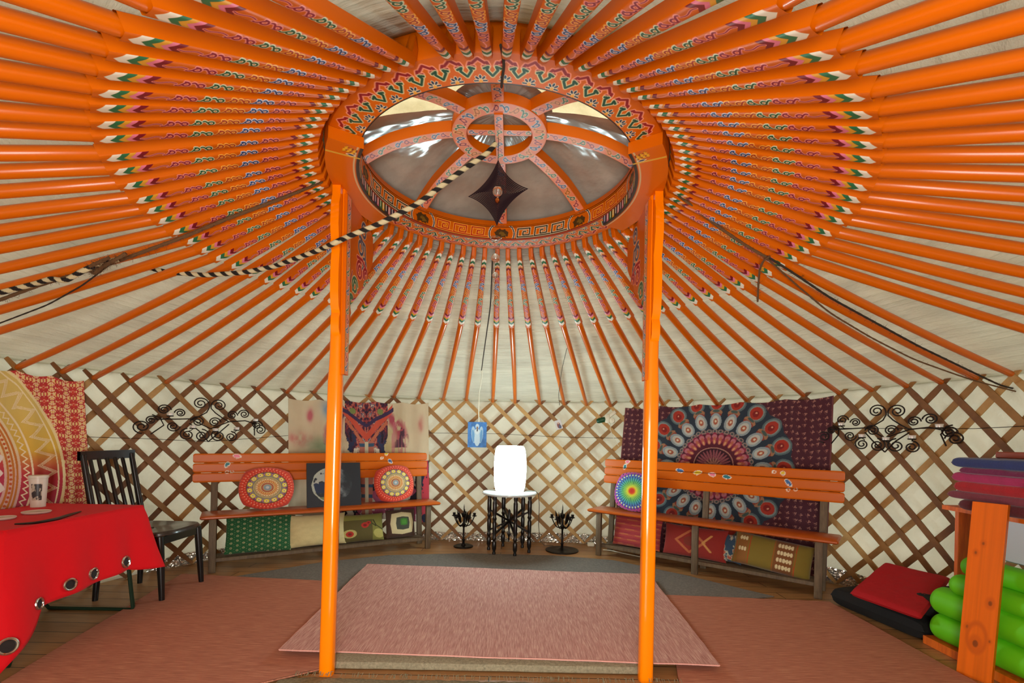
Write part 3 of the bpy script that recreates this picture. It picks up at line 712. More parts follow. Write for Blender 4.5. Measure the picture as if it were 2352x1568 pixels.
M_runner = noise_mat('terracotta_runner', (0.58, 0.34, 0.26), (0.82, 0.58, 0.45), 5, scale3=(2.0, 40, 1), rough=0.92, k=0.35, d=0.004, lo=0.28, hi=0.72, c2=(0.71, 0.45, 0.35))
M_grey = noise_mat('grey_carpet', (0.40, 0.39, 0.37), (0.52, 0.51, 0.48), 60, rough=0.95, k=0.5, d=0.004)
M_olive = noise_mat('olive_felt', (0.46, 0.43, 0.34), (0.62, 0.58, 0.47), 90, rough=0.95, k=0.7, d=0.006)
# grey carpet, an arc across the back
gp = [atz(*p, 0.0) for p in ((452, 1322), (560, 1290), (760, 1272), (980, 1270), (1200, 1275), (1420, 1284), (1570, 1312), (1790, 1368), (1500, 1368), (1300, 1420), (1000, 1420), (740, 1372))]
gp = [(-2.05, 1.42), (-1.55, 1.87), (-1.05, 2.14), (-0.3, 2.27), (0.5, 2.25), (1.05, 2.12), (1.55, 1.70), (2.03, 1.20), (1.2, 0.95), (-1.15, 0.95)]
n = len(gp); m = MB(); m.add([(p[0], p[1], 0.006) for p in gp] + [(p[0], p[1], 0.0) for p in gp], [list(range(n - 1, -1, -1)), list(range(n, 2 * n))] + [[i, (i + 1) % n, n + (i + 1) % n, n + i] for i in range(n)])
tag(m.build('grey_carpet', M_grey, smooth=False), 'dark grey carpet lying between the benches and the pink rug', 'carpet')
c_ = lambda *p: atz(p[0], p[1], 0.012)
carpet('runner_rug', [c_(418, 1318), c_(742, 1334), (-0.80, 0.02), (-2.02, -0.75)], 0.007, 0.007, M_runner, 'terracotta woven rug on the left floor beside the red table', 'rug', wav=0.01)
carpet('runner_rug', [c_(1520, 1366), c_(1905, 1382), (2.30, -0.55), (0.76, -0.55)], 0.007, 0.007, M_runner, 'terracotta woven rug on the right floor beside the shelf', 'rug', wav=0.01, seed=8)
# the thick felt under the pink rug
m = MB(); pr = [(0.0, 0.006), (0.0, 0.02), (0.008, 0.034), (0.03, 0.042), (1.58, 0.032), (1.58, 0.006)]
xsx = np.linspace(-0.80, 0.745, 30)
G = np.array([[(x, 0.035 + a + 0.010 * float(vnoise(np.array(x * 4 + 9), np.array(0.5), 2)), b) for a, b in pr] for x in xsx]); m.grid(G, flip=False)
m.add(G[0], [list(range(6))]); m.add(G[-1], [list(range(5, -1, -1))])
tag(m.build('felt_underlay', M_olive), 'thick olive felt underlay with rolled front edge under the pink rug', 'underlay')
z = 0.043
rug, XY = carpet('pink_rug', [atz(845, 1296, z), atz(1493, 1321, z), atz(1652, 1529, z), atz(640, 1494, z)], z, 0.006, M_rugpink, 'large dusty pink woven rug in the middle of the floor', 'rug', res=60, wav=0.02, seed=14)
bd = MB()
for row in (XY[:, -1], XY[-1, :], XY[0, :]): bd.tube(np.c_[row, np.full(len(row), z + 0.005)], 0.0028, 6)
bd.build('rug_binding', mat('pink_binding', (0.88, 0.64, 0.58), rough=0.9), rug, world=False)
# front carpet with a frayed edge at the post feet
u = np.linspace(-0.95, 0.95, 220); v = np.linspace(0, 1, 12); U, V = np.meshgrid(u, v, indexing='ij')
edge = -0.045 + 0.02 * (vnoise(U * 30 + 60, U * 0, 6) - 0.5) + 0.012 * np.exp(-((U + 0.79) / 0.06) ** 2) * 1.0 + 0.012 * np.exp(-((U - 0.76) / 0.05) ** 2)
Y = edge + (-0.75 - edge) * V; Zf = 0.020 * np.sin(np.clip(V * 9, 0, PI / 2)) + 0.004 * vnoise(U * 40 + 50, V * 40, 4)
Zf = np.where(V == 0, 0.001, Zf)
m = MB().grid(np.stack([U, Y, Zf], -1), flip=True)
for i in range(150):
    x = RNG.uniform(-0.9, 0.9); y = float(np.interp(x, u, edge[:, 0])); m.tube([(x, y - 0.012, 0.014), (x + RNG.uniform(-.006, .006), y + 0.004, 0.018 + RNG.uniform(0, .01)), (x + RNG.uniform(-.01, .01), y + 0.014, 0.012 + RNG.uniform(0, 0.014))], [0.0012, 0.0012, 0.0004], 4)
tag(m.build('door_mat', noise_mat('coarse_mat', (0.42, 0.40, 0.28), (0.66, 0.62, 0.50), 70, rough=0.95, k=0.9, d=0.008)), 'coarse frayed olive brown mat in front of the two orange posts', 'mat')

# ------------------------------------------------------------------ benches
M_bseat = mat('bench_orange', (0.72, 0.33, 0.05), rough=0.36, coat=0.1)
M_bleg = noise_mat('bench_leg_grey_brown', (0.33, 0.27, 0.20), (0.45, 0.38, 0.28), 8, scale3=(6, 6, 1), rough=0.7)
M_blegd = noise_mat('bench_leg_dark', (0.20, 0.15, 0.12), (0.30, 0.23, 0.18), 8, scale3=(6, 6, 1), rough=0.7)
def blobs(P, kind, x, z, s=1.0):
    W = hexc('ece3cf'); c = dict(pink='f08098', teal='2f7c86', blue='3f6fa8', yellow='e6c32a', plain='d2691e')[kind]; c = hexc(c)
    return W, c
def rail_paint(U, Z, marks, base):
    P = Paint(U, Z, base)
    for (kind, x, z, dx, dz) in marks:
        W, c = blobs(P, kind, x, z)
        if kind == 'plain':
            a = np.linspace(0.3, 5.2, 12); P.strokes([np.c_[x + 0.014 * np.cos(a), z + 0.012 * np.sin(a)], np.c_[x + dx + 0.012 * np.cos(a + 2), z + dz + 0.010 * np.sin(a + 2)]], 0.0028, W)
        else:
            ang = math.atan2(dz, dx); L = math.hypot(dx, dz) / 2
            a = np.linspace(0.5, 5.5, 12); hx, hz = x + dx * 0.95, z + dz * 0.95
            P.strokes([np.c_[hx + 0.011 * np.cos(a + ang + 1.5), hz + 0.009 * np.sin(a + ang + 1.5)]], 0.0028, W)
            P.ell(x + dx / 2, z + dz / 2, L + 0.006, 0.019, W, rot=ang); P.ell(x + dx / 2, z + dz / 2, L + 0.001, 0.0145, c, rot=ang)
            P.disc(x + dx * 0.4 + 0.004, z + dz * 0.4 - 0.018, 0.0065, W); P.disc(x + dx * 0.4 + 0.004, z + dz * 0.4 - 0.018, 0.0035, base)
    return P.C
def bench(p0, p1, lab, legs, seat_x, rail_x, zs, marks, legm, z_rail, lean=0.06):
    p0 = np.array(p0[:2]); p1 = np.array(p1[:2]); L = float(np.hypot(*(p1 - p0))); ang = math.atan2(p1[1] - p0[1], p1[0] - p0[0])
    t = thing('wooden_bench', lab, 'bench', (p0[0], p0[1], 0), ang)
    def part(mb, name, m): return mb.build(name, m, t, world=False)
    D = 0.30
    mb = MB(); mb.box(((seat_x[0] + seat_x[1]) / 2, D / 2 - 0.02, zs - 0.014), (seat_x[1] - seat_x[0], D, 0.028), bev=0.009); part(mb, 'seat', M_bseat)
    base = (0.80, 0.385, 0.02)
    rh = 0.078
    for i in range(3):
        z0 = z_rail + (2 - i) * (rh + 0.004); x0, x1 = rail_x; yb = D + 0.015 + lean * 0.3 * (2 - i) / 2
        nU = int((x1 - x0) / 0.0055); U, Z = np.meshgrid(np.linspace(x0, x1, nU), np.linspace(0, rh, 15), indexing='ij')
        zz = z0 + Z; col = rail_paint(U, zz, marks, base)
        # rounded ends, soft edges
        e = np.minimum(np.minimum((U - x0), (x1 - U)) / 0.02, 1); zc = rh / 2; sh = np.clip(1 - (1 - e) ** 2, 0, 1) ** 0.5 * 0.35 + 0.65
        Zs = z0 + zc + (Z - zc) * sh; edge_in = 0.004 * (np.abs(Z / rh * 2 - 1) ** 8)
        fr = np.stack([U, yb - 0.011 + edge_in, Zs], -1); bk = fr.copy(); bk[..., 1] = yb + 0.011
        mb = MB(); mb.grid(fr, col); mb.grid(bk[::10], base, flip=True)
        for a_, b_ in ((fr[:, 0], bk[:, 0]), (bk[:, -1], fr[:, -1]), (bk[0], fr[0]), (fr[-1], bk[-1])): mb.grid(np.stack([a_, b_], 1), base)
        part(mb, 'back_slat', M_paint)
    for lx in legs:
        mb = MB().beam((lx, 0.03, 0), (lx, 0.03, zs - 0.028), 0.05, 0.035, up=(0, 1, 0), bev=0.003); part(mb, 'leg', legm)
        mb = MB().beam((lx, D - 0.03, 0), (lx, D + 0.045, z_rail + 0.20), 0.05, 0.032, up=(0, 1, 0), bev=0.003); part(mb, 'back_post', legm)
    mb = MB(); mb.box(((legs[0] + legs[-1]) / 2, 0.055, 0.095), (legs[-1] - legs[0] - 0.045, 0.02, 0.03), bev=0.002); part(mb, 'front_stretcher', legm)
    mb = MB(); mb.box(((legs[0] + legs[-1]) / 2, D / 2 + 0.02, 0.095), (legs[-1] - legs[0] - 0.05, 0.16, 0.018), bev=0.002); part(mb, 'low_shelf', legm)
    return t, ang, L
B0 = atz(486, 1318, 0); B1 = atz(990, 1260, 0)
zl = 0.70
mk = [('pink', 0.135, 0.925, 0.05, -0.01), ('teal', 0.10, 0.865, -0.02, -0.035), ('plain', 0.09, 0.782, 0.035, 0.004),
      ('yellow', 1.46, 0.925, 0.015, 0.03), ('blue', 1.49, 0.875, 0.03, -0.03), ('plain', 1.42, 0.89, 0.006, 0.004)]
bl, aL, LL = bench(B0, B1, 'orange slatted bench on the left with red mandala cushions', [0.0, 1.815], (-0.085, 1.93), (-0.155, 1.90), 0.462, mk, M_bleg, zl)
R0 = atz(1371, 1276, 0); R1 = atz(1879, 1377, 0)
mk = [('pink', 0.13, 0.90, 0.035, 0.012), ('teal', 0.115, 0.835, 0.012, 0.04), ('plain', 0.10, 0.755, 0.045, 0.0),
      ('blue', 0.70, 0.845, -0.06, 0.012), ('yellow', 0.80, 0.838, 0.06, 0.010), ('pink', 0.985, 0.83, -0.05, 0.008), ('teal', 1.05, 0.825, 0.06, -0.008),
      ('yellow', 1.50, 0.892, 0.012, -0.02), ('blue', 1.53, 0.83, 0.035, -0.045), ('plain', 1.55, 0.75, 0.05, 0.008), ('plain', 1.44, 0.888, 0.006, 0.0)]
br_, aR, LR = bench(R0, R1, 'orange slatted bench on the right with rainbow cushion', [0.0, 0.91, 1.79], (-0.11, 1.91), (-0.10, 1.92), 0.445, mk, M_bleg, 0.68)

def on_bench(b0, ang, x, y, z):
    c, s = math.cos(ang), math.sin(ang); return np.array([b0[0] + x * c - y * s, b0[1] + x * s + y * c, z])
def cushion(name, lab, cat, c, right, up, w, h, t, painter, p=2.6, round_=0.0, n=70, group=None, m=None, sag=0.0, pinch=0.12):
    """pillow: soft two-sided surface; right/up unit vectors, c centre"""
    right = np.array(right, float) / np.linalg.norm(right); up = np.array(up, float) / np.linalg.norm(up); nrm = np.cross(right, up)
    u = np.linspace(-1, 1, n); U, V = np.meshgrid(u, u, indexing='ij')
    if round_ > 0:   # blend square to circle
        Xc = U * np.sqrt(1 - V ** 2 / 2); Yc = V * np.sqrt(1 - U ** 2 / 2); X = U * (1 - round_) + Xc * round_; Y = V * (1 - round_) + Yc * round_
    else:
        X = U * (1 - pinch * (1 - V ** 2) * np.abs(U) ** 3); Y = V * (1 - pinch * (1 - U ** 2) * np.abs(V) ** 3)
    hgt = np.clip((1 - np.abs(U) ** p) * (1 - np.abs(V) ** p), 0, 1) ** 0.5
    hgt = hgt * (1 + 0.12 * (vnoise(U * 2.5 + 7 + len(lab), V * 2.5 + 9, 5) - 0.5)); hgt[0] = hgt[-1] = 0; hgt[:, 0] = hgt[:, -1] = 0
    col = painter(X, Y)
    base = np.array(c) + X[..., None] * right * w / 2 + Y[..., None] * up * h / 2
    base[..., 2] -= sag * h * (np.abs(X) ** 2) * (Y > 0) * Y
    fr = base + hgt[..., None] * nrm * t / 2; bk = base - hgt[..., None] * nrm * t / 2
    mb = MB(); mb.grid(fr, col); mb.grid(bk, col, flip=True)
    o = mb.build(name, m or M_cush); tag(o, lab, cat, group); return o
def mandala_red(X, Y):
    r = np.hypot(X, Y); a = np.arctan2(Y, X)
    P = Paint(X, Y, hexc('c8402e')); nz = vnoise(X * 3 + 9, Y * 3 + 9, 2)
    def pet(n, r0, dr, w, col, phs=0.0):
        l = ((a / (2 * PI) * n + phs) % 1 - 0.5) * 2 * PI * np.maximum(r, 1e-3) / n; P.fill(np.hypot((r - r0) / dr, l / w) - 1, col)
    pet(44, 0.93, 0.07, 0.045, hexc('e2563c')); pet(44, 0.83, 0.06, 0.040, hexc('d8402f'), 0.5); pet(44, 0.88, 0.022, 0.016, hexc('f3c9a8')); pet(44, 0.79, 0.018, 0.012, hexc('f0b88e'), 0.5)
    P.fill(r - 0.73, hexc('8c8380')); P.fill(np.abs(r - 0.73) - 0.012, hexc('5d4636'))
    pet(14, 0.63, 0.085, 0.10, hexc('e3cf3c')); pet(14, 0.63, 0.045, 0.050, hexc('f4ecc8')); pet(14, 0.63, 0.025, 0.028, hexc('8a6a20')); pet(14, 0.66, 0.055, 0.05, hexc('7b3f63'), 0.5); pet(14, 0.64, 0.02, 0.02, hexc('d8b7c4'), 0.5)
    P.fill(r - 0.52, hexc('6f6a60')); P.fill(r - 0.50, hexc('c8b878')); P.fill(r - 0.47, hexc('80785e')); P.fill(r - 0.45, hexc('b8a878'))
    pet(26, 0.34, 0.10, 0.028, hexc('c06a3c')); pet(26, 0.38, 0.035, 0.018, hexc('efe0b0')); pet(26, 0.30, 0.08, 0.015, hexc('e0c070'), 0.5)
    P.fill(r - 0.22, hexc('a84e3c')); P.fill(r - 0.17, hexc('b09a70')); P.fill(r - 0.13, hexc('8899a4')); P.fill(r - 0.06, hexc('c0c4c0'))
    return P.C
def rainbow(X, Y):
    r = np.hypot(X, Y); a = np.arctan2(Y, X); stops = [(0, 'c02a1c'), (0.12, 'd0401c'), (0.2, 'd8c030'), (0.3, 'b8d848'), (0.45, '6cc060'), (0.6, '48a4a8'), (0.75, '4a68b8'), (0.88, '5a3c98'), (0.97, 'b44a9c'), (1.3, 'd85a8c')]
    C3 = np.stack([np.interp(r, [s[0] for s in stops], [hexc(s[1])[i] for s in stops]) for i in range(3)], -1)
    P = Paint(X, Y, 0.5); P.C = C3; n = 34
    l = ((a / (2 * PI) * n) % 1 - 0.5) * 2 * PI * np.maximum(r, 1e-3) / n
    P.fill(np.where(r > 0.28, np.abs(l) - 0.006 - 0.022 * (r - 0.25), 1.0), hexc('20304c')); P.fill(np.hypot((r - 0.82) / 0.05, l / 0.035) - 1, hexc('c9e0a0')); P.fill(np.hypot((r - 0.93) / 0.04, l / 0.045) - 1, hexc('c04a90'))
    return P.C
BR3 = np.array([math.cos(aL), math.sin(aL), 0]); BN3 = np.array([-math.sin(aL), math.cos(aL), 0])
RR3 = np.array([math.cos(aR), math.sin(aR), 0]); RN3 = np.array([-math.sin(aR), math.cos(aR), 0])
def upv(N3, lean): v = np.array([0, 0, 1.0]) + N3 * lean; return v / np.linalg.norm(v)
def upr(N3, lean, R3, roll): u = upv(N3, lean); return u * math.cos(roll) + R3 * math.sin(roll)
def rot_pair(R3, up, roll): return R3 * math.cos(roll) - up * math.sin(roll), up * math.cos(roll) + R3 * math.sin(roll)
def bc(b0, a, x, y, z): return on_bench(b0, a, x, y, z)
# on the left bench
r_, u_ = rot_pair(BR3, upv(BN3, 0.22), 0.05)
cushion('mandala_cushion', 'round red mandala cushion at the left end of the left bench', 'cushion', bc(B0, aL, 0.39, 0.19, 0.645), r_, u_, 0.43, 0.365, 0.12, mandala_red, round_=0.74, group='red mandala cushions', n=130)
r_, u_ = rot_pair(BR3, upv(BN3, 0.25), -0.12)
cushion('mandala_cushion', 'tilted red mandala cushion at the right end of the left bench', 'cushion', bc(B0, aL, 1.515, 0.20, 0.645), r_, u_, 0.40, 0.365, 0.11, mandala_red, round_=0.72, group='red mandala cushions', n=130)
# dark painting
def canvas_box(name, lab, cat, c, R3, U3, w, h, t, painter, n=150, frame=(0.10, 0.10, 0.11), m=None, nv=None):
    R3 = np.array(R3) / np.linalg.norm(R3); U3 = np.array(U3) / np.linalg.norm(U3); N = np.cross(R3, U3)
    U, V = np.meshgrid(np.linspace(-1, 1, n), np.linspace(-1, 1, nv or n), indexing='ij'); col = painter(U, V)
    P0 = np.array(c) + U[..., None] * R3 * w / 2 + V[..., None] * U3 * h / 2
    mb = MB(); mb.grid(P0 + N * (t / 2 + 0.0003), col)
    mb.box(c, (w, h, t), np.stack([R3, U3, N], 1), frame)
    o = mb.build(name, m or M_vc, smooth=False); tag(o, lab, cat); return o
def moon(U, V):
    P = Paint(U, V, np.array(hexc('20252b')))
    nz = vnoise(U * 4 + 9, V * 4 + 9, 12, 5); r = np.hypot((U + 0.08) / 0.74, V / 0.80)
    c = np.array(hexc('23292e')) + np.clip(nz - 0.42, 0, 1)[..., None] * np.array([1.2, 1.25, 1.2]) * 1.2 * np.clip(0.9 - (U[..., None] + 0.08) * 0.9, 0.12, 1.3)
    k = r < 1; P.C[k] = c[k]
    ed = (np.abs(r - 0.97) < 0.05 * nz * 1.6) & (U < 0.1); P.C[ed] = hexc('a7ad9c')
    oc = (r < 0.9) & (U < 0.05) & (V < 0.1) & (V > -0.35 + 0.3 * (nz - 0.5)); P.C[oc] = np.array(hexc('1d2c46'))
    gr = (r < 0.97) & (U < 0.0) & (V < -0.35) & (nz > 0.5); P.C[gr] = hexc('6f7a4a')
    cap = (r < 0.93) & (U < -0.15) & (V > 0.05 + 0.2 * (nz - 0.5)) & (nz > 0.42); P.C[cap] = hexc('a3a69c')
    return P.C
canvas_box('planet_painting', 'dark square canvas painted with a grey planet on the left bench', 'painting', bc(B0, aL, 0.945, 0.185, 0.462 + 0.195), BR3, upv(BN3, 0.22), 0.475, 0.405, 0.025, moon)
# under the left bench
def green_dots(X, Y):
    P = Paint(X, Y, hexc('1f5a30')); u = X * 5.5; v = Y * 4.2 + (np.floor(X * 5.5) % 2) * 0.5; fx = u % 1 - 0.5; fy = v % 1 - 0.5
    r = np.hypot(fx, fy); idx = np.floor(u) + 7 * np.floor(v)
    P.fill(np.where(r < 0.20, -1., 1.), hexc('a9a878')); P.fill(np.where(r < 0.10, -1., 1.), hexc('2a5a38'))
    r2 = np.hypot((u + 0.5) % 1 - 0.5, (v + 0.25) % 1 - 0.5); P.fill(np.where(r2 < 0.08, -1., 1.), hexc('7f9468')); return P.C
r_, u_ = rot_pair(BR3, upv(BN3, 0.30), 0.03)
cushion('green_cushion', 'green cushion with pale dots on the shelf under the left bench', 'cushion', bc(B0, aL, 0.335, 0.15, 0.268), r_, u_, 0.50, 0.325, 0.10, green_dots, n=150, pinch=0.03)
cushion('cream_cushion', 'plain cream cushion under the left bench beside the green one', 'cushion', bc(B0, aL, 0.80, 0.16, 0.252), BR3, upv(BN3, 0.3), 0.50, 0.29, 0.12, lambda X, Y: np.broadcast_to(np.array(hexc('d2c48c')), X.shape + (3,)) * (0.94 + 0.1 * vnoise(X * 6 + 9, Y * 6 + 9, 7)[..., None]), pinch=0.06)
def olive_flower(X, Y):
    P = Paint(X, Y, hexc('5d5428')); P.fill(np.where((X > 0.45) | (Y > 0.55), -1., 1.), hexc('82803a'))
    P.ell(-0.55, -0.4, 0.30, 0.30, hexc('b9b06a')); P.ell(0.75, -0.5, 0.24, 0.34, hexc('b8b060'), rot=0.3)
    for x, y, s in ((-0.55, -0.42, 1), (0.12, 0.15, 1), (0.28, 0.30, 0.6)): P.ell(x, y, 0.17 * s, 0.20 * s, hexc('b83226')); P.ell(x, y, 0.08 * s, 0.10 * s, hexc('7c1f1c'))
    P.strokes([np.array([(0.5, 0.5), (0.62, 0.1), (0.9, -0.2)]), np.array([(0.45, 0.25), (0.6, 0.05)])], 0.03, hexc('3c3c18')); return P.C
cushion('olive_flower_cushion', 'olive brown cushion with red flowers under the left bench', 'cushion', bc(B0, aL, 1.195, 0.165, 0.235), BR3, upv(BN3, 0.3), 0.42, 0.26, 0.09, olive_flower, n=110, pinch=0.04)
def frame_sq(X, Y):
    P = Paint(X, Y, hexc('4a3528')); sq = lambda cx, cy, s: np.maximum(np.abs(X - cx), np.abs(Y - cy)) + 0.15 * np.minimum(np.abs(X - cx), np.abs(Y - cy)) - s
    P.fill(sq(0.05, 0.02, 0.80), hexc('d6cc9c')); P.fill(sq(0.10, 0.02, 0.48), hexc('454a3c')); P.fill(sq(0.18, 0.12, 0.26), hexc('3f7a2c')); P.fill(sq(0.18, 0.12, 0.16), hexc('4c8c34')); return P.C
cushion('square_cushion', 'brown cushion with cream and green rounded squares under the left bench', 'cushion', bc(B0, aL, 1.57, 0.15, 0.25), BR3, upv(BN3, 0.2), 0.29, 0.27, 0.08, frame_sq, n=110, pinch=0.02)
# right bench
r_, u_ = rot_pair(RR3, upv(RN3, 0.22), 0.1)
cushion('rainbow_cushion', 'round rainbow striped cushion on the right bench behind the post', 'cushion', bc(R0, aR, 0.29, 0.18, 0.63), r_, u_, 0.40, 0.375, 0.12, rainbow, round_=0.7, n=130)
def stripes(X, Y):
    P = Paint(X, Y, hexc('a83a3c')); q = (Y * 3.1 + 0.1 * X) % 1; P.fill(np.where(q < 0.18, -1., 1.), hexc('b8583c')); P.fill(np.where((q > 0.5) & (q < 0.60), -1., 1.), hexc('8e2838')); P.fill(np.where((q > 0.2) & (q < 0.24), -1., 1.), hexc('c88a48')); return P.C
cushion('striped_cushion', 'red striped cushion under the left end of the right bench', 'cushion', bc(R0, aR, 0.33, 0.17, 0.252), RR3, upv(RN3, 0.25), 0.47, 0.29, 0.10, stripes, n=90, pinch=0.03)
def diam(X, Y):
    P = Paint(X, Y, hexc('8c241a')); P.strokes([np.array([(-0.55, 0), (-0.1, 0.7), (0.35, 0), (-0.1, -0.7), (-0.55, 0)])], 0.05, hexc('b8643a'))
    P.strokes([np.array([(0.55, 0.5), (0.3, 0.0), (0.55, -0.5)])], 0.04, hexc('c88a4a')); P.ell(-0.1, 0, 0.2, 0.3, hexc('7a2c1c')); return P.C
cushion('red_diamond_cushion', 'dark red cushion with diamond outline behind the middle bench legs', 'cushion', bc(R0, aR, 0.86, 0.18, 0.240), RR3, upv(RN3, 0.25), 0.54, 0.27, 0.10, diam, n=90, pinch=0.03)
def bluef(X, Y):
    nz = vnoise(X * 3 + 9, Y * 3 + 9, 17); P = Paint(X, Y, hexc('2c4256')); P.fill(0.55 - nz, hexc('a8a48c')); P.fill(0.66 - nz, hexc('a8503a')); return P.C
cushion('floral_cushion', 'small blue floral cushion between the red and mustard cushions', 'cushion', bc(R0, aR, 1.16, 0.19, 0.232), RR3, upv(RN3, 0.3), 0.17, 0.25, 0.07, bluef, n=60)
def mustard(X, Y):
    P = Paint(X, Y, hexc('7d6a22')); P.fill(np.where(np.abs(X + 0.72) < 0.14, -1., 1.), hexc('8a5a24')); P.fill(np.where(np.abs(X - 0.35) < 0.24, -1., 1.), hexc('7a4a20'))
    for cx, n in ((-0.72, 2), (0.28, 4), (0.44, 4)):
        for j in range(n):
            y = 0.62 - j * 0.42 * (1 if n == 4 else 1.6)
            for k in (-1, 0, 1): P.ell(cx + k * 0.075, y, 0.034, 0.13, hexc('d9c99a'))
    for x in (-0.90, -0.54, 0.08, 0.62): P.fill(np.abs(X - x) - 0.010, hexc('a8441c'))
    return P.C
r_, u_ = rot_pair(RR3, upv(RN3, 0.3), 0.10)
cushion('mustard_cushion', 'long mustard cushion with cream zigzags under the right bench', 'cushion', bc(R0, aR, 1.46, 0.17, 0.236), r_, u_, 0.56, 0.26, 0.13, mustard, n=130, pinch=0.02, p=4)

# ------------------------------------------------------------------ tapestries
def tapestry(name, lab, xs, ytop, ybot, painter, off, nu=260, nv=260, wave=0.012, seed=5, top_px=None):
    """hangs on the lattice between two photo columns; xs = (x top left, x top right, x bottom left, x bottom right)"""
    a00, z0l = px_wall(xs[0], ytop[0], off); a10, z0r = px_wall(xs[1], ytop[1], off); a01, z1l = px_wall(xs[2], ybot[0], off); a11, z1r = px_wall(xs[3], ybot[1], off)
    z1l = max(z1l, 0.02); z1r = max(z1r, 0.02)
    S00, S10, S01, S11 = [float(th2s(a)) for a in (a00, a10, a01, a11)]
    u = np.linspace(0, 1, nu); v = np.linspace(0, 1, nv); U, V = np.meshgrid(u, v, indexing='ij')
    S = (1 - V) * (S00 * (1 - U) + S10 * U) + V * (S01 * (1 - U) + S11 * U)
    Z = (1 - V) * (z0l * (1 - U) + z0r * U) + V * (z1l * (1 - U) + z1r * U)
    Z = Z - (1 - V) * 0.018 * np.abs(np.sin(U * PI * 5.0))
    X = (S - S00); Y = Z
    o_ = off + wave * (vnoise(S * 6 + 40, Z * 1.3 + 7, seed) - 0.2) + 0.004 * np.sin(S * 38 + Z * 3)
    P = wp(s2th(S), Z, o_)
    W = S10 - S00; Hh = z0l - z1l
    col = painter(U * W, (1 - V) * Hh, W, Hh)
    o = MB().grid(P, col, flip=True).build(name, M_cloth, solid=0.002); tag(o, lab, 'tapestry'); return o
def t_maroon(X, Y, W, Hh):
    P = Paint(X, Y, hexc('4a1c28')); 
    # small flowers all over
    g = 0.052; ix = np.floor(X / g); iy = np.floor(Y / g); h = np.sin(ix * 12.9 + iy * 78.2) * 43758.5; h = h - np.floor(h); h2 = np.sin(ix * 39.3 + iy * 11.1) * 24634.6; h2 = h2 - np.floor(h2)
    fx = X - (ix + 0.3 + 0.4 * h) * g; fy = Y - (iy + 0.3 + 0.4 * h2) * g; rr = np.hypot(fx, fy); aa = np.arctan2(fy, fx) + h * 6
    P.fill(rr - 0.010 * (0.65 + 0.35 * np.cos(3 * aa)) - 0.002, hexc('a8786a')); P.fill(rr - 0.003, hexc('6a2030'))
    P.fill(np.abs(fx * 0.8 + fy * 0.6 + 0.014) + (rr > 0.024) * 1 - 0.0013, hexc('84504a'))
    cx, cy = W * 0.485, Hh * 0.60; r = np.hypot(X - cx, Y - cy); a = np.arctan2(X - cx, Y - cy); s = W * 0.362
    n1 = 20
    def lat(n, ph=0.0): return ((a / (2 * PI) * n + ph + 0.5) % 1 - 0.5) * 2 * PI * np.maximum(r, 1e-3) / n
    def ell(n, r0, dr, w, c, ph=0.0): P.fill(np.hypot((r - r0 * s) / (dr * s), lat(n, ph) / (w * s)) - 1, c)
    sc_edge = s * (0.98 + 0.035 * np.abs(np.cos(a * n1 / 2)))
    P.fill(r - sc_edge, hexc('27323e')); 
    ell(n1, 0.90, 0.125, 0.115, hexc('56686a')); ell(n1, 0.90, 0.105, 0.095, hexc('7c8884'))
    ell(n1, 0.895, 0.088, 0.080, hexc('a3301e')); ell(n1, 0.885, 0.045, 0.04, hexc('7d1c18')); ell(n1, 0.90, 0.012, 0.012, hexc('d09070'))
    ell(n1, 0.765, 0.045, 0.085, hexc('9c7050')); ell(n1, 0.785, 0.02, 0.05, hexc('45564f')); ell(n1, 0.73, 0.03, 0.075, hexc('8a3a2a'))
    ell(n1, 0.64, 0.115, 0.080, hexc('8e9c9e')); ell(n1, 0.635, 0.085, 0.055, hexc('b8b8ac')); ell(n1, 0.635, 0.045, 0.032, hexc('a35a40')); ell(n1, 0.64, 0.018, 0.014, hexc('d8c8a8'))
    ell(n1 * 2, 0.50, 0.028, 0.036, hexc('8c7a70')); ell(n1 * 2, 0.50, 0.014, 0.018, hexc('3c4448'))
    P.fill(np.abs(r - 0.475 * s) - 0.006 * s, hexc('a0706c'))
    n2 = 30
    P.fill(r - 0.46 * s, hexc('541826')); ell(n2, 0.40, 0.085, 0.040, hexc('8a2c44')); ell(n2, 0.425, 0.03, 0.036, hexc('b46a72')); ell(n2, 0.37, 0.055, 0.022, hexc('b0604a')); ell(n2, 0.35, 0.025, 0.012, hexc('d09a6a'))
    P.fill(np.abs(r - 0.265 * s) - 0.006 * s, hexc('b08070')); P.fill(r - 0.255 * s, hexc('3a1420'))
    ell(n2, 0.17, 0.07, 0.014, hexc('8a4a50')); ell(16, 0.08, 0.05, 0.012, hexc('a07060'))
    e = (X < 0.012) | (X > W - 0.012) | (Y < 0.012); P.C[e] = hexc('6c3c3c')
    return P.C
tapestry('maroon_tapestry', 'maroon peacock mandala tapestry hanging behind the right bench', (1436, 1915, 1408, 1898), (936, 908), (1276, 1352), t_maroon, 0.055, nu=420, nv=380)
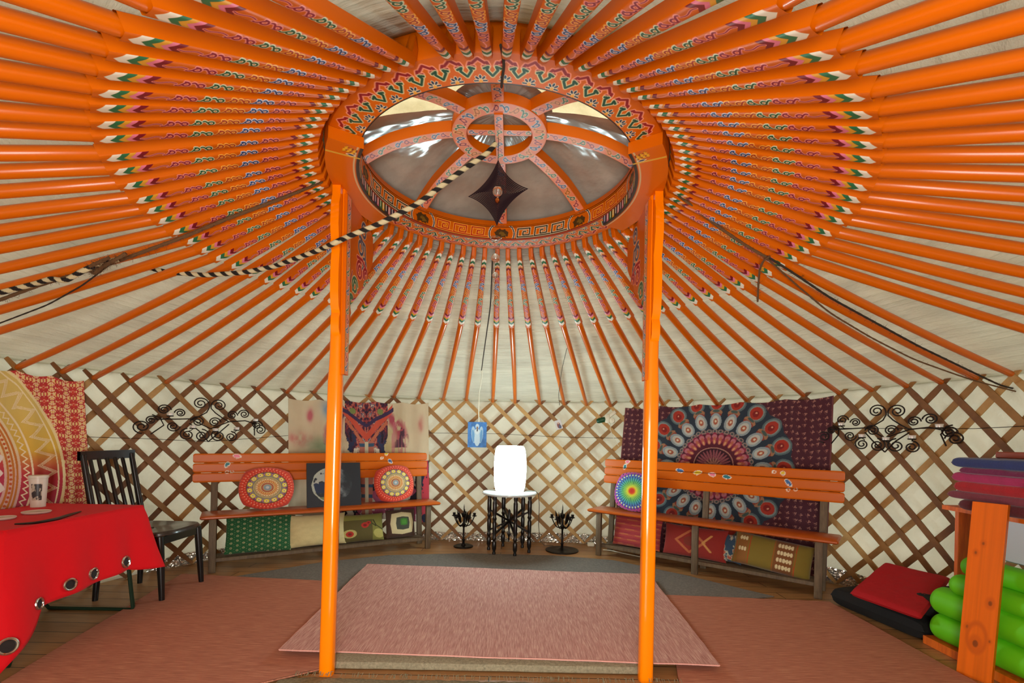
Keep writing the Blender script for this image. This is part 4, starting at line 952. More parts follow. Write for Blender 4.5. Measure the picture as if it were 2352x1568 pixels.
def t_eleph(X, Y, W, Hh):
    n1 = vnoise(X * 5 + 9, Y * 5 + 9, 3, 5); n2 = vnoise(X * 14 + 20, Y * 8 + 2, 8, 5); n3 = vnoise(X * 3 + 30, Y * 9 + 2, 15, 4)
    P = Paint(X, Y, 0); P.C = np.array(hexc('cdbf9e')) * (0.93 + 0.12 * n1[..., None])
    x = (X / W) ; y = Y / Hh      # y 1 at top
    def tint(mask, c, k): P.C = P.C * (1 - (mask * k)[..., None]) + np.array(c) * (mask * k)[..., None]
    g = lambda cx, cy, sx, sy: np.exp(-((x - cx) / sx) ** 2 - ((y - cy) / sy) ** 2)
    tint(np.clip(g(0.27, 0.93, 0.05, 0.07) * 1.6 * (n2 + 0.3), 0, 1), hexc('6f8ca8'), 0.8)
    tint(np.clip(g(0.08, 0.66, 0.06, 0.05) * 1.5 * (n2 * 2 - 0.3), 0, 1), hexc('c04a50'), 0.8)
    tint(np.clip(g(0.14, 0.87, 0.02, 0.05) * 1.5 * n2 * 1.5, 0, 1), hexc('b03a50'), 0.7); tint(np.clip(g(0.94, 0.83, 0.02, 0.06) * 1.5 * n2, 0, 1), hexc('a84040'), 0.8)
    tint(np.clip(g(0.22, 0.60, 0.12, 0.08) * 1.5 * (n3 + .1), 0, 1), hexc('5d7a58'), 0.7); tint(np.clip(g(0.72, 0.70, 0.09, 0.16) * 1.3 * n3, 0, 1), hexc('98994a'), 0.6)
    tint(np.clip(g(0.15, 0.42, 0.12, 0.09) * 1.6 * n3, 0, 1), hexc('c85a3c'), 0.8)
    xc = 0.535; dx = np.abs(x - xc)
    ear = np.clip(1 - np.abs(np.hypot(dx / 0.30, (y - 0.70) / 0.27) - 0.86) / 0.20, 0, 1) * (y > 0.62) * np.clip((n2 - 0.30) * 6, 0, 1); tint(np.clip(ear * 1.5, 0, 1), hexc('9c3448'), 0.9)
    tint(np.clip(ear * 1.5, 0, 1) * (n1 > 0.52), hexc('2c2236'), 0.8); tint(np.clip(g(0.535, 0.72, 0.33, 0.14) * 1.2 * n3 * (dx > 0.14), 0, 1), hexc('b07c5c'), 0.45)
    drip = (dx > 0.16) & (dx < 0.30) & (y < 0.84) & (y > 0.5) & (vnoise(X * 60 + 9, Y * 2, 5, 2) > 0.55); tint(drip * 1.0, hexc('b86a70'), 0.6)
    face = dx < (0.155 * np.clip((y - 0.22) / 0.5, 0.35, 1.0)) ; fm_ = face & (y > 0.0)
    n4 = vnoise(dx * W * 38 + 9, Y * 24 + 5, 27, 4); pal = np.array([hexc(c) for c in ('1f1a2a', '2e2438', '5a2436', '9a3e3c', 'b8705a', '3a3a5c', 'c8b49a')])
    P.C[fm_] = pal[np.clip(((n4 - 0.22) * 12).astype(int), 0, 6)][fm_]
    band = np.abs((y - 0.70) - dx * 1.35) < 0.035; P.C[band & (dx < 0.19)] = hexc('c4503a')
    band = np.abs((y - 0.61) - dx * 1.55) < 0.022; P.C[band & (dx < 0.15)] = hexc('b8684a')
    band = np.abs((y - 0.80) - dx * 0.75) < 0.018; P.C[band & (dx < 0.2)] = hexc('3c2c4c')
    e = np.hypot((dx - 0.10) / 0.022, (y - 0.92) / 0.026) < 1; P.C[e] = hexc('79864a')
    e = np.hypot((dx - 0.115) / 0.04, (y - 0.66) / 0.10) < 1; P.C[e & (n4 > 0.45)] = hexc('2c3450')
    tr = dx < 0.045 * (0.8 + 0.6 * np.clip(y, 0, 1)); st = (np.floor(y * 34) % 3); P.C[tr & (y < 0.66)] = hexc('b06a58'); P.C[tr & (y < 0.66) & (st == 0)] = hexc('39536a'); P.C[tr & (y < 0.66) & (dx < 0.012)] = hexc('c8c0a0')
    tk = np.abs(dx - 0.075 - 0.12 * np.clip(0.62 - y, 0, 1)) < 0.014; P.C[tk & (y < 0.60) & (y > 0.40)] = hexc('d8d0ba')
    low = (y < 0.46) & (x > 0.30); c = np.where(n2[..., None] > 0.52, np.array(hexc('d0c8b4')), np.where(n1[..., None] > 0.5, np.array(hexc('a04a64')), np.array(hexc('1f1c28')))); P.C[low & ~tr] = (c * (0.75 + 0.5 * n3[..., None]))[low & ~tr]
    rt = (x > 0.90) & (y < 0.52); P.C[rt] = np.where(n2[..., None] > 0.5, np.array(hexc('b83c48')), np.array(hexc('20263c')))[rt]
    return P.C
tapestry('elephant_tapestry', 'watercolour elephant tapestry hanging behind the left bench', (662, 984, 662, 986), (914, 925), (1182, 1200), t_eleph, 0.055, nu=360, nv=300)
def t_ombre(X, Y, W, Hh):
    cx, cy = W - 0.95, 0.42 * Hh; r = np.hypot(X - cx, Y - cy); a = np.arctan2(Y - cy, X - cx)
    P = Paint(X, Y, hexc('e8c878'))
    # outer floral border
    g = 0.085; u = (X / g) % 1 - 0.5; v = (Y / g) % 1 - 0.5; n2 = vnoise(np.abs(u) * 9 + np.floor(X / g) * 0 + 4, np.abs(v) * 9 + 4, 6, 3)
    red = np.array(hexc('c0362e')); P.fill(0.50 - n2, red); P.fill(np.abs(u) + np.abs(v) - 0.20, hexc('cf4a30')); P.fill(np.abs(np.abs(u) + np.abs(v) - 0.42) - 0.03, hexc('b42c38'))
    P.fill(np.where((n2 > 0.40) & (n2 < 0.46), -1., 1.), hexc('f0d0b8'))
    R1 = 0.80
    gold = lambda yy: np.stack([np.interp(yy, [0.15, 0.40, 0.55, 0.8], [hexc('a83050')[i], hexc('b8323c')[i], hexc('d8b040')[i], hexc('d9c069')[i]]) for i in range(3)], -1)
    base = gold(Y / Hh); mk = r < R1; P.C[mk] = base[mk]; cream = np.array(hexc('ecdcb4'))
    P.fill(np.abs(r - R1) - 0.008, hexc('ead9a0')); P.fill(np.abs(r - R1 + 0.03) - 0.004, hexc('f0e2b4'))
    def zig(r0, n, amp, w, c): P.fill(np.abs(r - r0 - amp * (np.abs(((a / (2 * PI) * n) % 1) - 0.5) * 4 - 1)) - w, c)
    for d, w in ((0.0, 0.004), (0.02, 0.003), (0.04, 0.003)): zig(0.70 + d * 0.6, 46, 0.042, w, cream)
    P.fill(np.abs(r - 0.63) - 0.005, cream); zig(0.60, 90, 0.012, 0.005, cream); mk = (r < 0.575); P.C[mk] = (base * 0.25 + np.array(hexc('e9dcc4')) * 0.75)[mk]
    for r0 in (0.555, 0.535, 0.505): P.fill(np.where(np.abs(r - r0) < 0.006, -1., 1.), np.array(hexc('c8782c')))
    l = ((a / (2 * PI) * 120) % 1 - 0.5) * 2 * PI * r / 120; P.fill(np.hypot((r - 0.52) / 0.008, l / 0.008) - 1, hexc('c45a28'))
    org = np.stack([np.interp(Y / Hh, [0.15, 0.42, 0.6, 0.8], [hexc('b04868')[i], hexc('b8324a')[i], hexc('d8702c')[i], hexc('e08a34')[i]]) for i in range(3)], -1)
    mk = r < 0.485; P.C[mk] = org[mk]
    def lobe(n, r0, dr, w, c, ph=0.0): 
        l = ((a / (2 * PI) * n + ph) % 1 - 0.5) * 2 * PI * np.maximum(r, 1e-3) / n; t = (r - r0) / dr; P.fill(np.abs(l) / w + np.abs(t) ** 2.2 - 1, c)
    pale = np.array(hexc('e6d8cc'))
    lobe(16, 0.38, 0.115, 0.078, pale); lobe(16, 0.37, 0.085, 0.055, hexc('c85a34')); lobe(16, 0.36, 0.06, 0.03, pale); lobe(16, 0.43, 0.05, 0.04, pale, 0.5); lobe(16, 0.43, 0.03, 0.022, hexc('c89a8c'), 0.5)
    P.fill(r - 0.29, hexc('ddc9c4')); lobe(20, 0.22, 0.065, 0.036, hexc('a83c54')); lobe(20, 0.22, 0.045, 0.024, pale); lobe(20, 0.22, 0.022, 0.012, hexc('9c3450'))
    for r0 in (0.15, 0.115, 0.08): P.fill(np.abs(r - r0) - 0.006, hexc('a03c5c'))
    return P.C
tapestry('ombre_mandala_tapestry', 'red, yellow and orange mandala tapestry on the far left wall', (-260, 190, -260, 212), (800, 874), (1290, 1230), t_ombre, 0.055, nu=460, nv=420, wave=0.02)

# ------------------------------------------------------------------ lamp, small table, candelabra
lampP = np.array([0.075, 2.40])
tb = thing('side_table', 'small black table with turned legs under the glowing lamp', 'table', (lampP[0], lampP[1], 0))
mb = MB().lathe((0, 0, 0), [(0.0, 0.565), (0.262, 0.565), (0.270, 0.572), (0.270, 0.582), (0.262, 0.590), (0.0, 0.590)], 48); mb.build('table_top', mat('pale_table_top', (0.80, 0.84, 0.84), rough=0.15, coat=0.5), tb, world=False)
legp = [(0.016, 0.0), (0.017, 0.02), (0.012, 0.035), (0.021, 0.06), (0.021, 0.12), (0.014, 0.135), (0.022, 0.155), (0.014, 0.175), (0.019, 0.21), (0.020, 0.30), (0.014, 0.325), (0.022, 0.345), (0.014, 0.365), (0.021, 0.40), (0.021, 0.50), (0.015, 0.515), (0.020, 0.535), (0.018, 0.565)]
for i in range(6):
    a = PI / 6 + 0.30 + i * PI / 3; MB().lathe((0.205 * math.cos(a), 0.205 * math.sin(a), 0), legp, 14).build('leg', M_black, tb, world=False)
for i in range(3):
    mb = MB(); a = PI / 6 + 0.30 + i * PI / 3; c, s = 0.2 * math.cos(a), 0.2 * math.sin(a)
    mb.beam((c, s, 0.20), (-c, -s, 0.40), 0.022, 0.016, bev=0.002); mb.beam((c, s, 0.40), (-c, -s, 0.20), 0.022, 0.016, bev=0.002); mb.build('cross_stretcher', M_black, tb, world=False)
mb = MB().lathe((0, 0, 0), [(0.0, 0.10), (0.010, 0.12), (0.006, 0.14), (0.018, 0.17), (0.008, 0.20), (0.014, 0.26), (0.014, 0.40), (0.0, 0.42)], 12); mb.build('centre_finial', M_black, tb, world=False)
lp = thing('glowing_lamp', 'glowing white barrel shaped lamp on the small black table', 'lamp', (lampP[0], lampP[1], 0.590))
w = 0.160
def lampr(t): return w * (0.88 + 0.12 * math.sin(PI * min(1, max(0, t))) ** 0.6)
prof = [(0.001, 0.003)] + [(0.135, 0.003)] + [(lampr(t), 0.02 + 0.41 * t) for t in np.linspace(0, 1, 14)] + [(0.130, 0.448), (0.11, 0.454), (0.001, 0.456)]
M_lamp = mat('lamp_glow', (1, 1, 1), emis=((0.74, 0.97, 1.0), 42.0))
def shell(a0, a1, shrink=1.0):
    A = np.linspace(a0, a1, 33); return np.array([[(r * shrink * math.cos(a), r * shrink * math.sin(a), z) for r, z in prof] for a in A])
MB().grid(shell(math.radians(-180), math.radians(0)), flip=False).build('glowing_front', M_lamp, lp, world=False, label='white glowing front')
MB().grid(shell(math.radians(0), math.radians(180))).build('back_casing', mat('white_casing', (0.85, 0.86, 0.86), rough=0.4), lp, world=False)
MB().lathe((0, 0, 0), [(0.0, 0.0), (0.125, 0.0), (0.125, 0.004), (0.0, 0.004)], 32).build('lamp_base', M_black, lp, world=False)
mb = MB()
for k in range(6):
    mb.box((-0.013 + k * 0.005, -0.1425, 0.022), (0.0036, 0.003, 0.006))
mb.build('maker_plate', mat('grey_print', (0.5, 0.52, 0.55), rough=0.5), lp, world=False)
mb = MB().tube([(0.24, 2.44, 0.594), (0.33, 2.44, 0.596), (0.362, 2.45, 0.57), (0.375, 2.46, 0.45), (0.372, 2.48, 0.25), (0.39, 2.52, 0.10), (0.44, 2.58, 0.02), (0.54, 2.64, 0.006)], 0.0035, 6)
tag(mb.build('lamp_cord', mat('grey_cord', (0.35, 0.33, 0.28), rough=0.6)), 'thin grey cord falling from the lamp table to the floor', 'cord')

def candelabrum(lab, x, y, br, hgt):
    t = thing('candelabrum', lab, 'candelabrum', (x, y, 0), 0, 'iron candelabra beside the lamp table')
    MB().lathe((0, 0, 0), [(0, 0), (br, 0), (br, 0.008), (br * 0.86, 0.014), (br * 0.6, 0.010), (br * 0.25, 0.014), (0.018, 0.03), (0.0, 0.03)], 36).build('base', M_iron, t, world=False)
    s = hgt / 0.43
    MB().lathe((0, 0, 0), [(0.012, 0.02), (0.012, 0.06), (0.018, 0.07), (0.010, 0.08), (0.009, 0.19 * s), (0.016, 0.20 * s), (0.022, 0.225 * s), (0.010, 0.24 * s), (0.008, 0.29 * s), (0.02, 0.30 * s), (0.026, 0.325 * s), (0.026, 0.335 * s), (0.006, 0.34 * s), (0.004, 0.40 * s), (0.0, hgt)], 16).build('stem', M_iron, t, world=False)
    for i in range(5):
        a = 0.3 + i * 2 * PI / 5; c, q = math.cos(a), math.sin(a)
        mb = MB(); uu = np.linspace(0, 1, 10)
        mb.tube([(c * (0.01 + 0.10 * u), q * (0.01 + 0.10 * u), 0.225 * s + 0.075 * u * u - 0.03 * math.sin(u * PI)) for u in uu], 0.0055, 7)
        mb.lathe((c * 0.11, q * 0.11, 0.225 * s + 0.07), [(0.004, 0), (0.024, 0.008), (0.026, 0.012), (0.013, 0.013), (0.015, 0.04), (0.011, 0.04), (0.0, 0.02)], 12)
        # pointed leaf
        mb.tube([(c * 0.045, q * 0.045, 0.245 * s), (c * 0.06, q * 0.06, 0.30 * s), (c * 0.075, q * 0.075, 0.365 * s)], [0.008, 0.014, 0.001], 6)
        mb.build('arm', M_iron, t, world=False)
    return t
p = atz(1065, 1253, 0); candelabrum('iron candelabrum with small base left of the lamp table', p[0], p[1] - 0.03, 0.10, 0.44)
p = atz(1290, 1262, 0); candelabrum('iron candelabrum with wide round base right of the lamp table', p[0], p[1] - 0.03, 0.165, 0.47)

# small things on the back lattice
def wall_frame(x, y, off):
    a, z = px_wall(x, y, off); r = float(rho(a)) - off; n = np.array([-math.sin(a), -math.cos(a), 0]); R3 = np.array([math.cos(a), -math.sin(a), 0])
    return np.array([r * math.sin(a), r * math.cos(a), z]), R3, n
def angel(U, V):
    nz = vnoise(U * 4 + 9, V * 4 + 9, 5); P = Paint(U, V, 0); P.C = np.array(hexc('3f78b8')) * (0.8 + 0.45 * nz[..., None])
    for s in (-1, 1): P.ell(s * 0.38, 0.0, 0.24, 0.66, hexc('a9cce0'), rot=-s * 0.12); P.ell(s * 0.42, -0.1, 0.14, 0.5, hexc('6aa0cc'), rot=-s * 0.12)
    P.ell(0, -0.35, 0.30, 0.55, hexc('c2dbe6')); P.ell(0, 0.25, 0.26, 0.22, hexc('d6e6ea')); P.ell(0, 0.56, 0.12, 0.14, hexc('a88a78')); P.disc(0, 0.66, 0.20, hexc('bcd8e8')); P.ell(0, 0.54, 0.10, 0.11, hexc('94745f')); P.ell(0.0, 0.35, 0.08, 0.10, hexc('5c6068'))
    P.fill(-(1.0 - np.maximum(np.abs(U), np.abs(V)) - 0.03), P.C) ; return P.C
c, R3, N = wall_frame(1096, 998, 0.06)
canvas_box('angel_picture', 'blue picture of a white winged figure hanging left of the lamp', 'picture', c, R3, (0, 0, 1), 0.20, 0.27, 0.012, angel, n=90)
def card(U, V):
    P = Paint(U, V, hexc('c9c4c0')); P.ell(0, -0.15, 0.5, 0.7, hexc('7a4a44')); P.ell(0, 0.35, 0.22, 0.22, hexc('c8a890')); P.ell(0.3, -0.5, 0.4, 0.4, hexc('4c5468')); return P.C
c, R3, N = wall_frame(1283, 975, 0.04); u3 = np.array([0, 0, 1.0]) * math.cos(0.3) + R3 * math.sin(-0.3); r3 = np.cross(u3, np.cross(R3, u3)); 
canvas_box('small_card', 'small portrait card tucked into the lattice right of the lamp', 'card', c, np.cross(u3, -np.cross(u3, R3)) if False else R3 * math.cos(0.3) + np.array([0, 0, 1.0]) * math.sin(0.3), u3, 0.07, 0.10, 0.002, card, n=40)
c, R3, N = wall_frame(1396, 958, 0.045)
t = thing('plug_adapter', 'white plug adapter clipped to the lattice beside the maroon tapestry', 'plug', c)
mb = MB(); up = np.array([0, 0, 1.0]); d = R3 * 0.8 + up * 0.6
mb.beam(c - d * 0.02, c + d * 0.10, 0.035, 0.03, up=N, bev=0.004); mb.beam(c + R3 * 0.0 - up * 0.06, c + up * 0.03, 0.05, 0.04, up=N, bev=0.006); mb.lathe(c + R3 * 0.045 - up * 0.035, [(0, -0.02), (0.028, -0.015), (0.028, 0.015), (0, 0.02)], 16, axis=N)
mb.build('adapter_body', mat('white_plastic', (0.86, 0.84, 0.74), rough=0.4), t)
mb = MB().lathe(c - R3 * 0.065 - up * 0.03, [(0, -0.05), (0.020, -0.05), (0.028, -0.03), (0.028, 0.03), (0.018, 0.045), (0, 0.045)], 14, axis=R3 + up * 0.25); mb.build('green_plug', mat('green_plastic', (0.06, 0.27, 0.15), rough=0.4), t, label='dark green plug')
mb = MB().tube([c + R3 * 0.03 - up * 0.05, c + R3 * 0.03 - up * 0.12 + N * 0.02, c + R3 * 0.07 - up * 0.22 + N * 0.02, c + R3 * 0.12 - up * 0.30 + N * 0.01], 0.003, 6); mb.build('plug_cord', mat('white_plastic', (0.86, 0.84, 0.74)), t)
# horizontal wire round the lattice
def wall_line(name, pts, off, r, m, lab, cat):
    P = []
    for i in range(len(pts) - 1):
        for q in np.linspace(0, 1, 12)[:-1]:
            x = pts[i][0] * (1 - q) + pts[i + 1][0] * q; y = pts[i][1] * (1 - q) + pts[i + 1][1] * q
            a, z = px_wall(x, y, off); P.append(wp(a, z, off))
    a, z = px_wall(*pts[-1], off); P.append(wp(a, z, off))
    o = MB().tube(np.array(P), r, 6).build(name, m); tag(o, lab, cat); return o
wall_line('wire', [(190, 1003), (330, 1007), (480, 1014), (662, 1000)], 0.034, 0.0022, M_wire, 'dark wire running along the left lattice wall', 'wire')
wall_line('wire', [(985, 994), (1145, 996), (1300, 1004), (1440, 1006)], 0.034, 0.0022, M_wire, 'dark wire running along the back lattice wall behind the lamp', 'wire')
wall_line('wire', [(1915, 983), (2080, 984), (2240, 984), (2360, 978)], 0.034, 0.0022, M_wire, 'dark wire running along the right lattice wall', 'wire')

# ------------------------------------------------------------------ scrollwork candle holders
def scroll_holder(lab, cx, cy, scale, flip, off=0.09):
    c, R3, N = wall_frame(cx, cy, off); t = thing('scroll_candle_holder', lab, 'candle holder', c, 0, 'scrollwork wall candle holders')
    a0, z0 = px_wall(cx, cy, off); px2m = np.linalg.norm(atd(cx + 1, cy, 1) - atd(cx, cy, 1)) * (float(c[1]) + DC)
    up = np.array([0, 0, 1.0])
    def W(x, y, d=0.0): return c + R3 * x * px2m * scale * flip / 0.86 + up * y * px2m * scale + N * d
    def spiral(x, y, r, a0, s, turns=1.9, d=0.0):
        a = np.linspace(0, turns * 2 * PI, 34); rr = r * (1 - 0.80 * (a / a[-1]) ** 0.8); return [W(x + rr_ * math.cos(a0 + s * aa), y + rr_ * math.sin(a0 + s * aa), d) for rr_, aa in zip(rr, a)]
    wr = 0.0048
    def part(lines): 
        mb = MB()
        for l in lines: mb.tube(np.array(l), wr, 7)
        return mb.build('iron_scroll', M_wire, t)
    # top heart pair
    part([spiral(-17, 38, 15, 0, 1) + [], [W(-2, 38), W(-1, 30), W(-6, 18), W(-22, 6), W(-34, 0)]])
    part([spiral(17, 36, 15, PI, -1), [W(2, 36), W(2, 28), W(10, 18), W(24, 6), W(36, -2)]])
    for (x, y, r, a, s) in ((-78, 20, 12, 0, 1), (-52, 14, 10, PI, -1), (42, 14, 11, 0, 1), (66, 18, 12, PI, -1), (-22, -4, 13, PI, -1), (8, -4, 12, 0, 1), (-63, -16, 12, 0, -1), (-40, -34, 14, PI / 2, 1), (-14, -36, 15, PI / 2, -1),
                             (16, -36, 15, PI / 2, 1), (40, -38, 13, PI / 2, -1), (-98, -4, 10, 0, 1), (-112, -18, 15, -PI / 2, -1), (92, -8, 12, 0, 1), (100, -20, 14, PI, -1)):
        part([spiral(x, y, r, a, s, d=0.004 * ((x * 7) % 3))])
    part([[W(-100, -2), W(-60, 0, 0.02), W(-34, 2), W(0, -20, 0.02), W(36, -2), W(66, 2, 0.02), W(92, -6)], [W(-98, -34), W(-80, -14, 0.03), W(-84, 2), W(-96, 8)], [W(88, -34), W(84, -12, 0.03), W(88, 4), W(96, 6)],
          [W(-36, -8), W(-20, -26, 0.02), W(-2, -50)], [W(36, -8), W(18, -26, 0.02), W(-2, -50)]])
    for (x, y) in ((-72, 8), (-34, -18), (6, -24), (46, -20), (84, 2)):
        p0 = W(x, y, 0.05)
        h_ = MB().lathe(p0, [(0, -0.012), (0.022, -0.010), (0.026, -0.004), (0.024, -0.002), (0.0, -0.004)], 16); h_.tube([p0 + [0, 0, -0.01], W(x, y - 6, 0.02), W(x - 3, y - 8, 0.0)], 0.003, 6); hh = h_.build('drip_cup', M_wire, t)
        MB().lathe(p0, [(0.020, -0.003), (0.022, 0.016), (0.023, 0.018), (0.022, 0.020), (0.0, 0.014)], 16).build('tea_light', mat('tea_light_tin', (0.95, 0.95, 0.92), rough=0.25, metal=0.3), t, label='silver tea light')
    return t
scroll_holder('black scrollwork candle holder on the lattice above the left bench end', 482, 965, 0.98, 1)
scroll_holder('black scrollwork candle holder on the lattice right of the maroon tapestry', 2036, 984, 1.08, 1)

# ------------------------------------------------------------------ ropes
def smooth_path(P, n=40):
    P = np.array(P, float); d = np.r_[0, np.cumsum(np.linalg.norm(np.diff(P, axis=0), axis=1))]; q = np.linspace(0, d[-1], n * (len(P) - 1))
    S = np.stack([np.interp(q, d, P[:, i]) for i in range(3)], -1); k = max(3, n // 2)
    for _ in range(k * 2): S[1:-1] = 0.25 * S[:-2] + 0.5 * S[1:-1] + 0.25 * S[2:]
    return S
def twist(d, t):
    return (0.11, 0.085, 0.075) if math.sin(2 * PI * d / 0.062 - t) > 0.05 else (0.80, 0.76, 0.60)
M_rope = mat('braided_rope', vcol=True, rough=0.85, bump=dict(s=500, k=0.4, d=0.002))
pp = [atd(1138, 330, 2.12), atd(1120, 352, 2.10), atd(1060, 392, 2.09), atd(960, 468, 2.08), atd(870, 515, 2.07), atd(798, 544, 2.10)]
s1 = smooth_path(pp, 30)
pp2 = [atd(798, 544, 2.10), atd(772, 556, 2.06), atd(740, 572, 2.14), atd(690, 590, 2.2), atd(630, 612, 2.28), atd(560, 626, 2.32), atd(470, 632, 2.35), atd(385, 625, 2.35), atd(300, 606, 2.36)]
s2 = smooth_path(pp2, 30)
mb = MB().tube(np.vstack([s1, s2[1:]]), 0.0115, 12, colf=twist)
tag(mb.build('striped_rope', M_rope), 'black and cream twisted rope sagging from the crown hub past the left post', 'rope')
pp3 = [on_roof(272, 596, 0.05), on_roof(235, 602, 0.06), on_roof(190, 622, 0.08), on_roof(150, 645, 0.09), on_roof(118, 640, 0.06), on_roof(80, 652, 0.05), on_roof(40, 662, 0.05), on_roof(-30, 680, 0.05)]
mb = MB().tube(smooth_path(pp3, 26), 0.011, 12, colf=twist)
tag(mb.build('striped_rope', M_rope), 'black and cream rope knotted to the brown rope at the far left', 'rope')
M_brown = mat('hairy_brown_rope', (0.42, 0.30, 0.18), rough=0.95, bump=dict(s=300, k=0.8, d=0.004))
M_dark = mat('dark_cord', (0.20, 0.16, 0.12), rough=0.9)
def rope(name, pts, r, m, lab, fuzz=0, n=24):
    S = smooth_path(pts, n); mb = MB().tube(S, r, 8, lobes=2)
    for i in range(fuzz):
        j = RNG.randint(0, len(S)); v = RNG.normal(0, 1, 3); v /= np.linalg.norm(v); mb.tube([S[j], S[j] + v * (r + 0.008), S[j] + v * (r + 0.012) + RNG.normal(0, 0.004, 3)], 0.0006, 3)
    o = mb.build(name, m); tag(o, lab, 'rope'); return o
rope('brown_rope', [on_roof(741, 417, 0.03), on_roof(640, 458, 0.04), on_roof(520, 503, 0.045), on_roof(420, 545, 0.045), on_roof(330, 578, 0.045), on_roof(262, 603, 0.05), on_roof(190, 625, 0.05), on_roof(90, 655, 0.05), on_roof(-30, 700, 0.05)], 0.008, M_brown, 'hairy brown rope tied along the left roof poles', fuzz=260)
rope('tail_rope', [on_roof(290, 582, 0.07), on_roof(262, 598, 0.085), on_roof(235, 612, 0.075), on_roof(215, 630, 0.08), on_roof(205, 612, 0.07), on_roof(250, 592, 0.08)], 0.0075, M_brown, 'frayed brown knot where the left ropes meet', fuzz=260)
rope('frayed_rope', [on_roof(262, 600, 0.06), on_roof(190, 655, 0.05), on_roof(110, 700, 0.045), on_roof(0, 742, 0.04), on_roof(-40, 756, 0.04)], 0.0035, M_dark, 'thin dark cord leaving the left rope knot downwards')
rope('brown_rope', [on_roof(1548, 440, 0.03), on_roof(1600, 482, 0.04), on_roof(1660, 528, 0.04), on_roof(1715, 565, 0.045), on_roof(1762, 592, 0.05)], 0.007, M_brown, 'brown rope from the crown to the right knot', fuzz=80)
rope('dark_cord', [on_roof(1764, 590, 0.045), on_roof(1830, 632, 0.045), on_roof(1905, 683, 0.045), on_roof(2000, 735, 0.045), on_roof(2110, 795, 0.045), on_roof(2235, 855, 0.045), on_roof(2300, 886, 0.05), on_roof(2390, 905, 0.05)], 0.0055, M_dark, 'dark barbed cord running from the right knot, the upper of two', fuzz=120)
rope('thin_rope', [on_roof(1762, 594, 0.05), on_roof(1830, 655, 0.05), on_roof(1905, 718, 0.05), on_roof(2000, 775, 0.05), on_roof(2100, 826, 0.05), on_roof(2230, 872, 0.05), on_roof(2330, 898, 0.055), on_roof(2390, 912, 0.05)], 0.0045, M_brown, 'thin brown cord running from the right knot, the lower of two', fuzz=60)
rope('rope_tail', [on_roof(1768, 588, 0.055), on_roof(1752, 600, 0.07), on_roof(1744, 622, 0.08), on_roof(1742, 650, 0.10), on_roof(1740, 692, 0.12)], [0.008] * 1 and 0.0055, M_brown, 'frayed brown rope tail dangling from the right knot', fuzz=60)
# strap over the near edge of the ring
mb = MB().tube(smooth_path([atd(1150, 104, 1.37), atd(1154, 122, 1.42), atd(1158, 150, 1.46), atd(1154, 176, 1.52), atd(1152, 200, 1.60)], 10), 0.0045, 6)
tag(mb.build('black_strap', M_dark), 'short black strap over the crown edge at the top centre', 'strap')

# ------------------------------------------------------------------ wind spinner and crystal mobile
sp = thing('wind_spinner', 'dark four pointed metal wind spinner with crystal under the crown', 'wind spinner', (-0.004, 0.0, 2.295))
def star(s):
    n = 17; pts = []
    C4 = [(0, 0.158), (0.150, 0.0), (0, -0.158), (-0.150, 0.0)]
    for i in range(4):
        p0, p1 = np.array(C4[i]), np.array(C4[(i + 1) % 4]); mid = (p0 + p1) / 2 * (0.58 if i != 9 else 0.9)
        for q in np.linspace(0, 1, n)[:-1]: pts.append(((1 - q) ** 2 * p0 + 2 * q * (1 - q) * mid + q * q * p1) * s)
    return np.array(pts)
M_spin = mat('purple_black_metal', (0.20, 0.14, 0.18), rough=0.35, metal=0.7)
NR = 12
for i in range(NR):
    s1_, s0_ = 1 - i * 0.068, 1 - i * 0.068 - 0.062; a = math.radians(-16 + i * 2.6)
    A, B = star(s1_), star(s0_); V = []
    for P_ in (A, B):
        V.append(np.stack([P_[:, 0] * math.cos(a), P_[:, 0] * math.sin(a), P_[:, 1]], -1))
    nrm = np.array([-math.sin(a), math.cos(a), 0]) * 0.0006
    m = MB(); G = np.stack([V[0] - nrm, V[1] - nrm, V[1] + nrm, V[0] + nrm, V[0] - nrm], 1); m.grid(G, closed_u=True)
    m.build('spinner_ring', M_spin, sp, world=False)
MB().lathe((0, -0.01, 0.0), [(0.0, -0.026), (0.016, -0.02), (0.024, -0.006), (0.024, 0.006), (0.016, 0.02), (0.0, 0.026)], 10).build('crystal_ball', M_glass, sp, world=False)
MB().lathe((0, -0.01, -0.042), [(0.0, -0.014), (0.010, -0.008), (0.012, 0.0), (0.008, 0.01), (0.0, 0.014)], 10).build('copper_bead', mat('copper', (0.75, 0.42, 0.22), rough=0.25, metal=0.9), sp, world=False)
MB().tube([(0, 0, 0.155), (0, 0, 0.26)], 0.0015, 6).build('hanging_thread', M_dark, sp, world=False)
cm = thing('crystal_mobile', 'wire spiral with two glass balls hanging in front of the far crown edge', 'mobile', atd(1139, 545, 2.72))
o0 = atd(1139, 545, 2.72)
M_silver = mat('silver_wire', (0.75, 0.72, 0.68), rough=0.25, metal=0.9)
a = np.linspace(0, 4 * PI, 60); mb = MB().tube([o0 + [0.034 * math.cos(t) * (1 - 0.02 * t), 0.034 * math.sin(t) * (1 - 0.02 * t), -0.001 * t] for t in a], 0.0016, 6)
mb.build('wire_ring', M_silver, cm)
a = np.linspace(0, 5 * PI, 80); mb = MB().tube([o0 + [0.022 * math.cos(t) * math.sin(t / 5 + 0.3), 0.022 * math.sin(t), -0.01 - 0.0062 * t] for t in a], 0.0013, 6)
mb.tube([o0 + [-0.012, 0, -0.14], o0 + [-0.014, 0, -0.36]], 0.0012, 5)
z_ = np.linspace(0, 1, 120); mb.tube([o0 + [0.006 + 0.016 * math.sin(t * 26 * 1.0), 0.016 * math.cos(t * 26), -0.14 - 0.27 * t] for t in z_], 0.0012, 5); mb.build('wire_coil', M_silver, cm)
